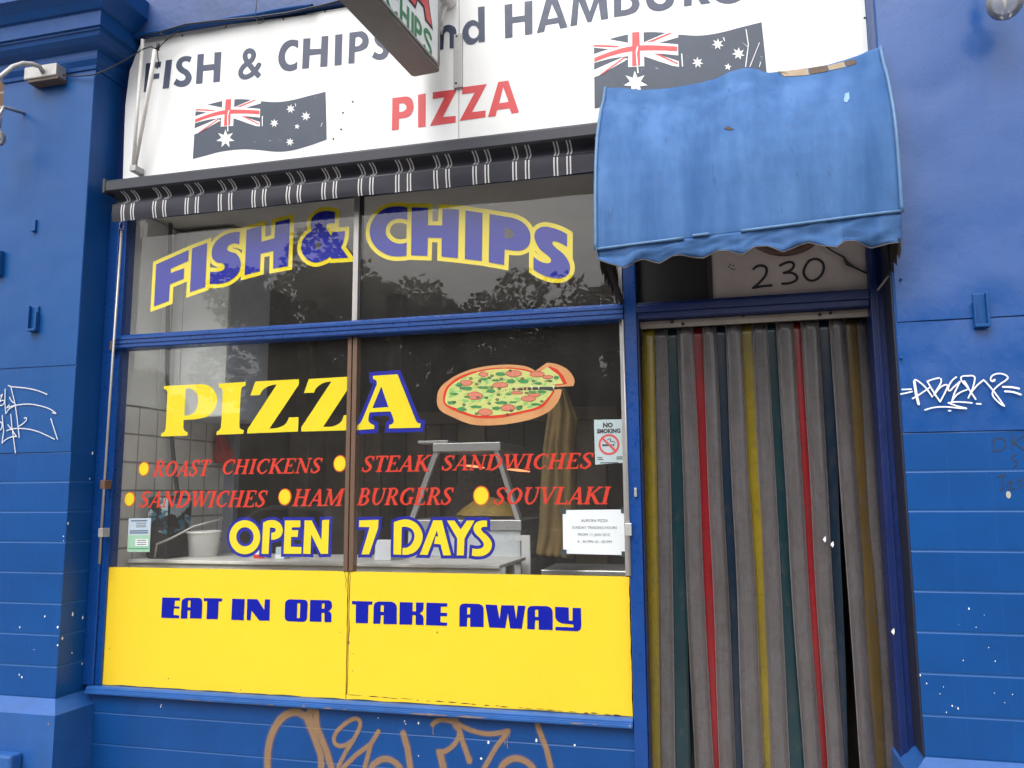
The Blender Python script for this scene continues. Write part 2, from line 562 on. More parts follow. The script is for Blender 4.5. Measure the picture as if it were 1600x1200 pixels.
def clip_bracket(t, px, py, flip, k=1.0):
    """small channel clip screwed to the cladding"""
    x, z = at(px, py, PF)
    s = -1 if flip else 1
    mb = MB()
    mb.box(x - .022 * k, x + .022 * k, PF - .016, PF - .004, z - .062 * k, z + .062 * k, .003)
    if k == 1:
        mb.box(x - s * .022 - .005, x - s * .022 + .005, PF - .034, PF - .004, z - .062, z + .062, .002)
        mb.box(x + s * .022 - .004, x + s * .022 + .004, PF - .030, PF - .004, z - .062, z + .03, .002)
        mb.box(x - .026, x + .026, PF - .036, PF - .004, z - .07, z - .058, .002)
    else:
        mb.box(x - .012, x + .012, PF - .022, PF - .004, z - .034, z - .028, .001)
    return obj('clip_bracket', mb, M['sheet'], t)
def chips(name, pts, Y, m, parent, rmin=.002, rmax=.006, seed=1):
    """flakes where the paint came off"""
    rr = random.Random(seed)
    polys = []
    for px, py in pts:
        c = at(px, py, Y)
        n = rr.randint(5, 8); r = rr.uniform(rmin, rmax)
        st = rr.uniform(.8, 1.9)
        polys.append([(c[0] + r * rr.uniform(.5, 1.1) * math.cos(6.283 * k / n), c[1] + st * r * rr.uniform(.5, 1.1) * math.sin(6.283 * k / n)) for k in range(n)])
    o = flat(name, polys, m, parent, Y)
    o['kind'] = 'stuff'
    return o

PROF_TOP = [(.2, 3.0), (.2, 3.735), (.208, 3.737), (.212, 3.755), (.205, 3.757), (.222, 3.785), (.225, 3.80), (.225, 3.83), (.232, 3.833),
            (.262, 3.850), (.285, 3.872), (.292, 3.892), (.30, 3.895), (.30, 3.905), (.312, 3.908), (.316, 3.985), (.33, 3.99), (.352, 4.02), (.385, 4.05), (.40, 4.06), (.40, 4.16), (.30, 4.17)]
PROF_BASE = [(.265, 0.0), (.265, .487), (.245, .505), (.2, .545)]
def pilaster(x0, x1, label, top):
    t = thing('pilaster', label, 'pilaster', ((x0 + x1) / 2, -.1, 0))
    mb = MB(); mb.box(x0, x1, PF, .3, .545, 1.718)
    obj('tiled_shaft', mb, M['blue_tile'], t)
    mb = MB(); mb.box(x0, x1, PF, .3, 1.7185, 3.0 if top else 5.2)
    obj('shaft', mb, M['blue'], t)
    ring_stack(mb := MB(), PROF_BASE, x0, x1, .3)
    obj('plinth', mb, M['blue_sill'], t)
    if top:
        ring_stack(mb := MB(), PROF_TOP, x0, x1, .3)
        obj('capital', mb, M['blue'], t)
    return t
PL = pilaster(-3.725, -3.135, 'blue pilaster left of the shop window, stepped moulding on top', True)
PR = pilaster(.66, 1.34, 'wide blue pilaster right of the striped doorway, white tag scrawled on it', False)
# left cladding: a big sheet over a narrow one, a visible seam between
obj('cladding_sheet', bent_sheet(MB(), -3.722, -3.138, 2.158, 3.70, PF, 24, 60, .006, 1.0), M['sheet'], PL, fix=False)
obj('cladding_sheet', bent_sheet(MB(), -3.720, -3.137, 1.722, 2.152, PF, 24, 20, .003, 4.0), M['sheet'], PL, fix=False)
obj('cladding_sheet', bent_sheet(MB(), .668, 1.335, 2.150, 5.1, PF, 30, 100, .013, 7.0), M['sheet_gloss'], PR, fix=False)
obj('cladding_sheet', bent_sheet(MB(), .663, 1.335, 1.722, 2.145, PF, 30, 24, .011, 9.0), M['sheet_gloss'], PR, fix=False)
clip_bracket(PL, 57, 498, False); clip_bracket(PL, 56, 353, True, .5); clip_bracket(PL, 1, 412, True)
clip_bracket(PR, 1530, 485, True)
def screw(t, px, py):
    x, z = at(px, py, PF)
    mb = MB(); mb.box(x - .0045, x + .0045, PF - .019, PF - .004, z - .0045, z + .0045, .003)
    obj('screw', mb, M['sheet'], t)
for q in ((1407, 437), (1407, 560)): screw(PR, *q)
# lower second step of the left plinth
mb = MB(); mb.box(-3.80, -3.235, -.335, -.2652, 0, .318, .012)
obj('plinth_step', mb, M['blue_sill'], PL)
chips('paint_chips', [(99, 838), (99, 845), (70, 963), (90, 980), (53, 1015), (30, 1054), (34, 1058), (31, 980), (80, 1185), (90, 1008), (62, 1165)], PF - .0015, M['white_mark'], PL, .002, .005, 3)
chips('paint_chips', [(1576, 772), (1514, 951), (1538, 961), (1545, 1012), (1505, 1032), (1498, 976), (1525, 980), (1448, 1068), (1474, 1073), (1554, 1083), (1582, 1085), (1488, 1103), (1493, 1104), (1497, 1107), (1479, 1113), (1469, 1084), (1555, 1033), (1570, 1098), (1438, 1055)], PF - .0015, M['white_mark'], PR, .001, .0034, 4)
flat('paint_chips', [[(q[0] * .9 + .1 * at(1575.5, 773, PF)[0], q[1]) for q in disc(at(1575.5, 773, PF), .0095, 7, .014)]], mat('gum_white', lin(200, 200, 190, .7), .6, .15, 60), PR, PF - .0018)
# chips on the inner face of the left pilaster (plane x = -3.135)
polys = []
rr = random.Random(5)
for px, py in ((144, 708), (140, 748), (144, 840), (144, 849), (113, 960), (129, 965), (112, 1020), (128, 1037), (97, 997), (143, 846), (106, 818)):
    c = atx(px, py, -3.135); r = rr.uniform(.003, .008)
    polys.append([(c[0] + r * math.cos(k * 1.05) * rr.uniform(.6, 1.1), c[1] + 1.7 * r * math.sin(k * 1.05) * rr.uniform(.6, 1.1)) for k in range(6)])
flat('paint_chips', polys, M['white_mark'], PL, 0, plane=lambda p: (-3.1335, p[0], p[1]))['kind'] = 'stuff'

# graffiti -----------------------------------------------------------
def pen(name, z, strokes, wpx, m, parent, Y, s, label=None, taper=False):
    polys = []
    for st in strokes:
        wd = wpx
        if isinstance(st[0], (int, float)): wd, st = st[0], st[1]
        wm = wd * s * 0.00283
        polys += stroke([z(p) for p in smooth_path(st, False, 5)], wm)
    o = flat(name, polys, m, parent, Y)
    return plabel(o, label) if label else o
zg = zoomf(1400, 570, .125, PF)
TAG = [[(65, 315), (180, 310)], [(50, 372), (120, 358), (190, 340)],
       (27, [(270, 495), (240, 370), (217, 215)]), [(217, 225), (222, 196, 1), (245, 198, 1), (330, 262, 1), (395, 340), (440, 405)], [(195, 428), (300, 365), (408, 290)],
       [(525, 170), (450, 187), (378, 213), (425, 295), (475, 375), (538, 468)], [(538, 468), (600, 350), (637, 265), (600, 256, 1), (540, 290, 1), (462, 385)], [(545, 180), (552, 215, 1), (530, 265), (470, 360)],
       [(740, 160), (690, 200, 1), (648, 270, 1), (648, 330, 1), (700, 290, 1), (785, 215), (715, 360), (685, 462)], [(685, 462), (740, 385, 1), (800, 345, 1), (872, 318)],
       (24, [(838, 215), (885, 295)]), [(885, 295), (980, 436)], [(868, 275), (800, 195, 1), (805, 155, 1), (880, 145, 1), (955, 148, 1), (970, 180, 1), (940, 310), (888, 420)],
       [(925, 350), (1000, 260), (1078, 195), (1110, 225), (1200, 330), (1270, 425), (1335, 520), (1290, 495, 1), (1215, 425, 1), (1188, 370, 1), (1205, 320, 1), (1280, 250, 1), (1355, 200, 1), (1380, 165, 1), (1340, 130, 1), (1265, 116, 1), (1190, 140, 1), (1165, 185, 1), (1180, 212, 1), (1205, 210)],
       (26, [(1203, 204), (1212, 198)]), (20, [(1320, 283), (1420, 286, 1), (1518, 303)]), (20, [(1345, 338), (1440, 346, 1), (1540, 378)]),
       [(935, 482), (820, 472, 1), (720, 470, 1), (640, 482), (740, 518), (865, 550), (760, 545, 1), (640, 532, 1), (520, 532, 1), (430, 545, 1), (350, 570)], [(990, 492), (1045, 496)], [(645, 578), (668, 579)]]
pen('graffiti', zg, TAG, 15, M['white_mark'], PR, PF - .0165, .125, 'white marker tag with double dashes either side')
pen('graffiti', zoomf(1360, 660, .45, PF), [[(432, 60), (425, 100)], [(424, 62), (455, 55, 1), (470, 75, 1), (455, 95, 1), (425, 100)], [(495, 45), (490, 92)], [(530, 45), (497, 72), (533, 95)], [(505, 112), (490, 125, 1), (510, 140, 1), (495, 155)], [(440, 190), (470, 180)], [(458, 184), (462, 225, 1), (450, 235)], [(475, 215), (492, 205, 1), (480, 230, 1), (500, 228)], [(510, 205), (525, 200, 1), (515, 228)]], 2.6, M['black_ink'], PR, PF - .0015, .45, 'thin dark pen scribble')
LT = [[(140, 115), (180, 132, 1), (400, 155, 1), (560, 190, 1), (700, 245)], [(180, 140), (240, 390), (270, 600), (300, 865)], [(160, 285), (190, 340, 1), (235, 370)], [(155, 395), (120, 437), (180, 418, 1), (300, 393, 1), (450, 385, 1), (600, 410, 1), (740, 455, 1), (830, 520), (775, 510)],
      [(97, 170), (92, 350), (105, 520), (150, 455), (240, 405)], [(0, 285), (58, 245), (18, 350), (85, 335, 1), (70, 385, 1), (40, 405, 1), (0, 390)], [(178, 530), (192, 690), (220, 900), (245, 1085)],
      [(120, 768), (200, 742, 1), (330, 735, 1), (480, 755, 1), (620, 800, 1), (805, 890)], [(280, 710), (360, 660, 1), (405, 605, 1), (395, 580, 1), (372, 590)], [(755, 595), (800, 740), (850, 890)], [(135, 682), (200, 760), (260, 852), (150, 870, 1), (50, 945), (75, 780), (62, 640), (55, 545)], [(0, 772), (45, 730, 1), (50, 660, 1), (20, 640), (0, 700)]]
pen('graffiti', zoomf(0, 590, .10837, PF), LT, 18, mat('chalky_marker', (0.55, 0.56, 0.62), .6, .1, 30), PL, PF - .0095, .10837, 'thin pale scrawl')

# stall riser under the window ----------------------------------------
SR = thing('stall_riser', 'low blue tiled wall under the shop window with brown spray graffiti', 'wall', (-1.75, 0, 0))
mb = MB(); mb.box(-3.134, -.36, -.02, .3, 0, .536)
obj('tiled_face', mb, tile_mat('blue_riser_tiles', lin(14, 88, 168, 0.55), .147, .445, -3.1, lin(60, 118, 190, .5), .005, .40), SR)
zb = zoomf(400, 1090, .3, -.02)
BR = [(44, [(65, 520), (62, 367), (75, 220, 1), (130, 112, 1), (205, 72, 1), (262, 92, 1), (290, 60), (310, 45)]), (60, [(270, 95), (300, 170)]), (40, [(262, 92), (300, 190), (340, 300), (350, 520)]), (40, [(312, 50), (318, 150), (370, 280), (440, 520)]),
      (24, [(430, 360), (470, 280), (525, 190, 1), (545, 130, 1), (520, 108, 1), (460, 140, 1), (412, 195, 1), (415, 240, 1), (455, 250, 1), (500, 225)]), (26, [(430, 390), (520, 300), (600, 240), (640, 175), (600, 240), (560, 400)]),
      (34, [(590, 400), (610, 350), (670, 318, 1), (730, 340, 1), (770, 400)]), (36, [(768, 185), (790, 260), (810, 400)]),
      (26, [(920, 140), (960, 115, 1), (1035, 128), (1060, 180, 1), (1040, 235, 1), (985, 280), (950, 280)]), (40, [(960, 285), (985, 400)]), (46, [(1035, 115), (1050, 150)]), (30, [(1050, 130), (1075, 220), (1110, 320)]), (34, [(1112, 318), (1112, 328)]), (26, [(1060, 140), (1140, 175, 1), (1220, 188, 1), (1315, 172), (1250, 260), (1170, 400)]),
      (34, [(1260, 400), (1290, 345), (1350, 315, 1), (1420, 340, 1), (1460, 400)]), (30, [(1455, 95), (1480, 180), (1515, 270), (1545, 400)]),
      (4, [(924, 150), (924, 192)]), (4, [(1298, 190), (1298, 245)]), (4, [(1310, 190), (1311, 262)]), (3, [(1321, 185), (1321, 205)])]
pen('graffiti', zb, [(b[0] * 1.28, b[1]) for b in BR], 30, alpha_mat('brown_spray_mist', lin(186, 144, 82, .72), .30, .7, .35, 260), SR, -.0225, .3, 'brown spray paint scrawl')
pen('graffiti', zb, [(b[0] * .86, b[1]) for b in BR], 30, alpha_mat('brown_spray_paint', lin(192, 148, 82, .76), 1.0, .6, 1.6, 50), SR, -.024, .3, 'brown spray paint scrawl')
chips('paint_chips', [(632, 1127), (634, 1131), (654, 1130), (763, 1160), (654, 1181), (752, 1185), (898, 1164), (591, 1122), (252, 1101), (251, 1104), (838, 1157)], -.0225, M['white_mark'], SR, .0025, .007, 8)
# sill: ribbed timber rail
mb = MB()
mb.sweep_x([(.0, .536), (-.054, .5365), (-.058, .541), (-.058, .549), (-.051, .551), (-.051, .555), (-.047, .557), (-.047, .564), (-.036, .572), (.0, .5735)], -3.1, -.412)
SILL = mb

# upper wall and fascia -------------------------------------------------
t = thing('upper_wall', 'blue upper wall band above the white sign board', 'wall', (-1.2, .1, 3.0))
mb = MB(); mb.box(-3.135, .66, .0, .3, 3.155, 3.975)
obj('backing', mb, M['blue_dark'], t)
mb = MB(); mb.box(-3.135, .66, -.07, .3, 3.9755, 5.2)
obj('fascia', mb, mat('fascia_paint', lin(52, 90, 158, .6), .5, .14, 5, .3, 14), t)
mb = MB()
xs = [(-3.12 + i * .03) for i in range(40)]
mb.grid([[(x, -.072 - .02 * abs(math.sin(v * 3.14)) , 3.962 + .034 * v + .012 * noise.noise((x * 4, 0, 1))) for x in xs] for v in (0, .25, .5, .75, 1)])
obj('flashing', mb, M['blue'], t)
# neighbours either side
t = thing('brick_wall', 'brown brick wall beyond the left pilaster', 'wall', (-6, .2, 0))
def brick_mat():
    g = N('brown_brick')
    b = g.n('BsdfPrincipled', i_Roughness=.85)
    tc = g.n('TexCoord'); mp = g.n('Mapping'); mp.inputs['Rotation'].default_value = (R(90), 0, 0)
    g.l(tc.outputs['Object'], mp.inputs[0])
    br = g.n('TexBrick', i_Scale=1.0)
    br.inputs['Brick Width'].default_value = .23; br.inputs['Row Height'].default_value = .086; br.inputs['Mortar Size'].default_value = .006
    br.inputs['Color1'].default_value = (.12, .07, .045, 1); br.inputs['Color2'].default_value = (.2, .11, .07, 1); br.inputs['Mortar'].default_value = (.28, .26, .23, 1)
    g.l(mp.outputs[0], br.inputs['Vector'])
    g.l(br.outputs['Color'], b.inputs['Base Color'])
    g.l(b.outputs[0], g.out.inputs[0])
    return g.m
M['brick'] = brick_mat()
mb = MB(); mb.box(-12, -3.726, -.05, .3, 0, 5.2)
obj('wall', mb, M['brick'], t)
t = thing('tiled_wall', 'blue wall continuing right of the tagged pilaster', 'wall', (4, .2, 0))
mb = MB(); mb.box(1.341, 8, -.1, .3, 0, 5.2)
obj('wall', mb, M['blue_tile'], t)

# ================================================================ SHOP WINDOW
W = thing('shop_window', 'shop window lettered in yellow, blue and red over yellow panels', 'window', (-1.72, 0, .536))
obj('sill', SILL, M['blue_sill'], W)
mb = MB(); mb.box(-3.1345, -3.072, -.035, .05, .574, 3.0, .004); mb.box(-3.0715, -3.036, -.022, .05, .574, 3.0, .003)
obj('side_frame', mb, M['blue_wood'], W)
mb = MB(); mb.box(-.408, -.352, -.045, .05, 0, 3.0, .004)
obj('side_frame', mb, M['blue_wood'], W)
mb = MB(); mb.box(-3.036, -.408, -.03, .06, 2.985, 3.15)
obj('head_frame', mb, M['blue_dark'], W)
mb = MB()
mb.sweep_x([(.03, 2.2585), (-.05, 2.2585), (-.055, 2.264), (-.055, 2.276), (-.049, 2.278), (-.049, 2.282), (-.055, 2.284), (-.055, 2.298), (-.049, 2.30), (-.049, 2.304), (-.055, 2.306), (-.055, 2.318), (-.04, 2.331), (.03, 2.332)], -3.058, -.4085)
obj('transom', mb, M['blue_wood'], W)
mb = MB(); mb.box(-3.068, -3.056, -.06, -.03, 2.252, 2.30, .003)
obj('bracket', mb, M['bronze'], W)
mb = MB(); mb.box(-1.726, -1.6985, -.012, .03, 2.3325, 2.9848, .002); obj('mullion', mb, M['alu'], W)
mb = MB(); mb.box(-1.6983, -1.689, -.004, .03, 2.3325, 2.9848, .001); obj('mullion_seal', mb, M['black'], W)
for a, b in ((-1.744, -1.7222), (-1.7172, -1.694)):
    mb = MB(); mb.box(a, b, -.014, .03, 1.1465, 2.258, .003); obj('mullion', mb, M['bronze'], W)
mb = MB(); mb.box(-1.722, -1.7174, .002, .03, 1.1465, 2.258); obj('mullion_seal', mb, M['dark'], W)
GL = glass_mat()
for x0, x1, z0, z1 in ((-3.036, -1.726, 2.332, 2.985), (-1.689, -.431, 2.332, 2.985), (-3.036, -1.744, 1.146, 2.2584), (-1.694, -.431, 1.146, 2.2584)):
    mb = MB(); mb.face([(x0, 0, z0), (x1, 0, z0), (x1, 0, z1), (x0, 0, z1)])
    o = obj('glass_pane', mb, GL, W, fix=False)
mb = MB(); mb.box(-.431, -.4145, -.012, .03, 1.15, 2.2584, .001); mb.box(-.431, -.4145, -.012, .03, 2.3325, 2.985, .001)
obj('edge_channel', mb, M['alu'], W)
def edgy(x0, x1, z0, z1, seed, n=24):
    """a board with slightly worn bottom and right edges"""
    rr = random.Random(seed)
    p = [(x0, z1), (x0, z0)] + [(x0 + (x1 - x0) * i / n, z0 + rr.uniform(0, .0035)) for i in range(1, n)]
    p += [(x1, z0)] + [(x1 - rr.uniform(0, .003), z0 + (z1 - z0) * i / n) for i in range(1, n)] + [(x1, z1)]
    return p
YP = []
for x0, x1, s in ((-3.036, -1.7210, 1), (-1.7172, -.4145, 2)):
    mb = MB(); mb.prism(edgy(x0, x1, .5745, 1.1445, s), -.009, .02)
    YP.append(obj('yellow_panel', mb, M['yellow'], W))
mb = MB(); mb.box(-1.7202, -1.7178, -.004, .02, .5745, 1.1445); obj('panel_gap', mb, M['dark'], W)

# cracks, rust and the ragged joint along the bottom of the yellow boards
DG = mat('rust_crack', (.05, .03, .02), .8, .2, 60)
for pts in ([(538, 893, .002), (541, 905, .003), (540, 916, .002), (544, 930, .001)], [(546, 890, .005), (547, 902, .003), (546, 925, .004), (545, 960, .003), (545.5, 985, .006), (544, 1000, .004), (543.5, 1040, .003), (542, 1084, .004)]):
    flat('crack', stroke([at(p[0], p[1], -.0098) + (p[2],) for p in pts], .003), DG, YP[0], -.0098)
rr = random.Random(44)
for k in range(26):
    px = 545 + 17.3 * k + rr.uniform(-6, 6); py = 1085.5 + (px - 545) * .0765 + rr.uniform(-.6, .4)
    ln = rr.uniform(4, 18)
    if px + ln > 986: break
    flat('ragged_joint', stroke([at(px, py, -.0098) + (.001,), at(px + ln * .4, py + ln * .03, -.0098) + (rr.uniform(.002, .006),), at(px + ln, py + ln * .0765, -.0098) + (.001,)], .003, False), DG, YP[1], -.0098)['kind'] = 'stuff'
TANP = mat('bare_timber', lin(170, 140, 124, .62), .8, .15, 50)
polys = []
for a_, b_ in ((208, 280), (285, 315), (318, 332), (398, 404), (418, 428), (470, 478), (505, 520), (535, 541), (640, 700), (712, 760), (890, 915), (925, 933)):
    py = lambda px: 1089 + (px - 208) * .0595
    up, lo, n = [], [], max(3, int((b_ - a_) / 6))
    for k in range(n + 1):
        px = a_ + (b_ - a_) * k / n; e_ = math.sin(math.pi * k / n) ** .5 if 0 < k < n else .1
        up.append(at(px, py(px) - 1.5 * e_ * rr.uniform(.5, 1.1), -.0592)); lo.append(at(px, py(px) + 1.6 * e_ * rr.uniform(.4, 1.1), -.0592))
    polys.append(up + lo[::-1])
flat('peeled_paint', [[(q[0], min(max(q[1], .5415), .5488)) for q in p] for p in polys], TANP, W, -.0592)['kind'] = 'stuff'

# lettering -------------------------------------------------------------
GY = .0035     # inside face of the glass
def lettered(z, glyphs, fill, line, d, Y, parent, label, holes=(), lineholes=(), extra=()):
    P = [trace(z, g) for g in glyphs]
    H = [trace(z, h) for h in holes]
    o = plabel(flat('lettering', P, fill, parent, Y, H), label)
    if line:
        LH = [trace(z, h) for h in lineholes]
        E_ = [trace(z, h) for h in extra]
        flat('outline', buffer(P, d) + E_, line, o, Y + .0022, LH)
    return o
full = lambda p, ox, oy, s: [(ox + q[0] * s, oy + q[1] * s) + tuple(q[2:]) for q in p]
zA = lambda p: full(p, 225, 320, .15)
zB = lambda p: full(p, 400, 310, .116656)
zC = lambda p: full(p, 565, 310, .116656)
zD = lambda p: full(p, 725, 315, .116656)
ZP = lambda p: at(p[0], p[1], GY)
FISH = [zA([(127, 620), (465, 470), (460, 582), (278, 665), (275, 712), (418, 660), (412, 768), (268, 828), (258, 1000), (103, 1058)]),
        zA([(500, 455), (658, 397), (636, 855), (477, 910)]),
        zA([(998, 282), (990, 412), (935, 402, 1), (880, 425, 1), (865, 460, 1), (890, 485, 1), (960, 510, 1), (1000, 570, 1), (1005, 640, 1), (975, 720, 1), (890, 790, 1), (790, 820, 1), (683, 822), (688, 695), (760, 697, 1), (820, 680, 1), (840, 645, 1), (815, 610, 1), (760, 600, 1), (715, 560, 1), (705, 500, 1), (725, 420, 1), (790, 345, 1), (890, 295, 1)]),
        [(385.2, 359.3), (408.3, 352.3), (408.4, 377.6), (428.6, 372.4), (430.3, 347.1), (453, 341.8), (450, 415.6), (426.6, 419.7), (427, 392), (407.2, 396.3), (405.8, 423.5), (382, 429.8)],
        zB([(1058, 185), (1053, 335), (1000, 332, 1), (950, 348, 1), (940, 390, 1), (962, 430), (1005, 505), (1025, 450), (1190, 437), (1180, 540, 1), (1138, 655), (1235, 793), (1015, 805), (985, 780), (925, 822, 1), (790, 858, 1), (680, 810, 1), (610, 710, 1), (610, 600, 1), (665, 500, 1), (748, 435), (728, 360, 1), (748, 265, 1), (830, 192, 1), (940, 167, 1)]),
        zC([(612, 122), (612, 290), (510, 268, 1), (410, 292, 1), (345, 350, 1), (322, 430, 1), (335, 500, 1), (400, 570, 1), (500, 605, 1), (605, 590), (600, 768), (400, 770, 1), (250, 705, 1), (150, 600, 1), (108, 470, 1), (130, 330, 1), (215, 205, 1), (330, 130, 1), (480, 106, 1)]),
        zC([(670, 119), (890, 125), (888, 360), (1080, 362), (1083, 135), (1303, 150), (1288, 800), (1070, 778), (1072, 530), (888, 525), (880, 770), (662, 762)]),
        zD([(20, 118), (247, 152), (238, 795), (10, 768)]),
        zD([(342, 165), (560, 202), (690, 230, 1), (800, 290, 1), (872, 385, 1), (890, 480, 1), (868, 580, 1), (800, 642, 1), (700, 658, 1), (545, 638), (535, 848), (330, 812)]),
        zD([(1380, 435), (1380, 605), (1330, 575, 1), (1250, 538, 1), (1195, 532, 1), (1184, 560, 1), (1220, 610, 1), (1330, 700, 1), (1400, 800, 1), (1420, 890, 1), (1395, 970, 1), (1310, 1020, 1), (1180, 1020, 1), (1050, 980, 1), (930, 910), (930, 735), (1010, 795, 1), (1110, 825, 1), (1160, 808, 1), (1158, 765, 1), (1110, 715, 1), (1020, 640, 1), (960, 540, 1), (942, 450, 1), (975, 375, 1), (1060, 335, 1), (1180, 350, 1), (1290, 388, 1)])]
hole_amp = zB([(832, 580, 1), (866, 630, 1), (832, 682, 1), (798, 630, 1)])
hole_P = zD([(545, 360), (620, 370, 1), (662, 430, 1), (635, 490, 1), (545, 478)])
hole_C = zC([(500, 352, 1), (560, 362, 1), (597, 385), (597, 510), (550, 530, 1), (490, 533, 1), (420, 505, 1), (388, 450, 1), (415, 385, 1)])
lettered(ZP, FISH, M['vinyl_blue'], M['vinyl_yellow'], .0218, GY, W, 'FISH & CHIPS in blue with a yellow outline', [hole_amp, hole_P], [hole_amp, hole_P, hole_C],
         extra=[zC([(600, 130), (665, 130), (665, 765), (600, 765)]), zD([(1390, 500), (1455, 400), (1455, 800), (1390, 700)]), zD([(900, 450), (950, 420), (950, 760), (870, 640)])])
z5 = lambda p: full(p, 245, 570, .125)
z6 = lambda p: full(p, 430, 570, .15)
PIZ = [z5([(88, 265), (540, 241), (640, 258, 1), (715, 320, 1), (755, 430, 1), (725, 550, 1), (645, 635, 1), (540, 672, 1), (400, 685), (335, 690), (333, 790), (350, 825, 1), (385, 840), (382, 885), (50, 897), (58, 855), (92, 838, 1), (108, 800, 1), (130, 370), (127, 330, 1), (112, 310, 1), (90, 303)]),
       z5([(772, 235), (1110, 213), (1108, 262), (1070, 280, 1), (1052, 320, 1), (1032, 760), (1045, 798, 1), (1088, 815), (1082, 862), (745, 875), (750, 830), (785, 812, 1), (802, 770, 1), (822, 335), (812, 298, 1), (775, 282)]),
       [(399, 596), (467, 592.5), (467, 600.8), (421, 669.6), (434, 668.3, 1), (445, 663.3, 1), (451.8, 652.2), (466.5, 651.8), (465.5, 674.3), (386, 677.3), (386.9, 670.6), (432.5, 600.6), (420, 603.2, 1), (411, 609, 1), (406, 617.3), (391.3, 618)],
       z6([(350, 148), (785, 122), (785, 210), (500, 645), (600, 640, 1), (680, 600, 1), (715, 525), (770, 522), (768, 682), (270, 695), (272, 650), (585, 175), (500, 190, 1), (430, 240, 1), (405, 290), (300, 293)])]
lettered(ZP, PIZ, M['vinyl_yellow'], None, 0, GY, W, 'PIZZ in plain yellow slab serif letters', [z5([(362, 305), (400, 293, 1), (460, 318, 1), (510, 390, 1), (515, 470, 1), (485, 570, 1), (420, 622, 1), (345, 635)])])
AA = z6([(1018, 115), (1275, 98), (1465, 580), (1482, 602, 1), (1515, 612), (1510, 655), (1185, 662), (1190, 625), (1222, 612, 1), (1236, 585, 1), (1200, 485), (985, 495), (970, 575, 1), (985, 603, 1), (1032, 630), (1030, 668), (850, 680), (852, 635), (890, 600, 1), (920, 540, 1), (1058, 205), (1052, 165, 1), (1020, 150)])
lettered(ZP, [AA], M['vinyl_yellow'], M['vinyl_blue'], .0198, GY, W, 'final A of PIZZA in yellow with a blue outline', [z6([(1105, 225), (1180, 440), (1012, 452)])], [], )
z7 = lambda p: full(p, 350, 795, .125)
z8 = lambda p: full(p, 545, 795, .15)
el = lambda cx, cy, rx, ry, n=12: [(cx + rx * math.cos(6.2832 * k / n), cy + ry * math.sin(6.2832 * k / n), 1) for k in range(n)]
OPEN = [z7(el(260, 355, 193, 213)), z7([(470, 562), (490, 172), (555, 146, 1), (630, 142, 1), (700, 182, 1), (735, 260, 1), (715, 335, 1), (660, 376, 1), (590, 388), (592, 300), (632, 290, 1), (646, 265, 1), (630, 240, 1), (575, 235), (557, 565)]),
        z7([(762, 145), (955, 145), (953, 230), (848, 232), (845, 268), (928, 268), (920, 352), (838, 350), (835, 475), (970, 478), (965, 562), (745, 562)]),
        z7([(1008, 145), (1095, 145), (1218, 390), (1228, 140), (1315, 138), (1300, 562), (1210, 565), (1090, 320), (1080, 565), (990, 562)])]
lettered(ZP, OPEN, M['vinyl_yellow'], M['vinyl_blue'], .0150, GY, W, 'OPEN in rounded yellow capitals with a blue outline', [z7(el(262, 350, 108, 120))], [z7(el(262, 357, 68, 80))], extra=[z7(el(262, 350, 115, 125))])
D7 = [z8([(108, 120), (310, 115), (305, 200), (212, 475), (132, 475), (218, 190), (106, 190)]),
      z8([(470, 140), (555, 113, 1), (640, 117, 1), (720, 168, 1), (768, 270, 1), (750, 370, 1), (695, 445, 1), (620, 476, 1), (558, 478), (560, 408), (620, 398, 1), (665, 352, 1), (685, 280, 1), (660, 215, 1), (610, 190, 1), (552, 190), (545, 478), (465, 475)]),
      z8([(880, 120), (970, 120), (1065, 485), (985, 485), (955, 370), (888, 365), (905, 288), (932, 290), (918, 225), (820, 480), (740, 478)]),
      z8([(1022, 122), (1100, 122), (1165, 215), (1230, 122), (1310, 122), (1205, 310), (1198, 485), (1125, 485), (1130, 310)]),
      z8([(1440, 125), (1440, 190), (1400, 188, 1), (1378, 208, 1), (1395, 240, 1), (1450, 290, 1), (1490, 360, 1), (1470, 440, 1), (1410, 485, 1), (1340, 495, 1), (1282, 488), (1288, 412), (1350, 418, 1), (1398, 398, 1), (1405, 362, 1), (1370, 310, 1), (1312, 250, 1), (1300, 190, 1), (1330, 142, 1), (1385, 122, 1)])]
lettered(ZP, D7, M['vinyl_yellow'], M['vinyl_blue'], .0145, GY, W, '7 DAYS in yellow capitals with a blue outline', extra=[])
e1 = lambda p: full(p, 240, 920, .1875)
e2 = lambda p: full(p, 540, 925, .125)
e3 = lambda p: full(p, 700, 925, .1375)
ZY = lambda p: at(p[0], p[1], -.0105)
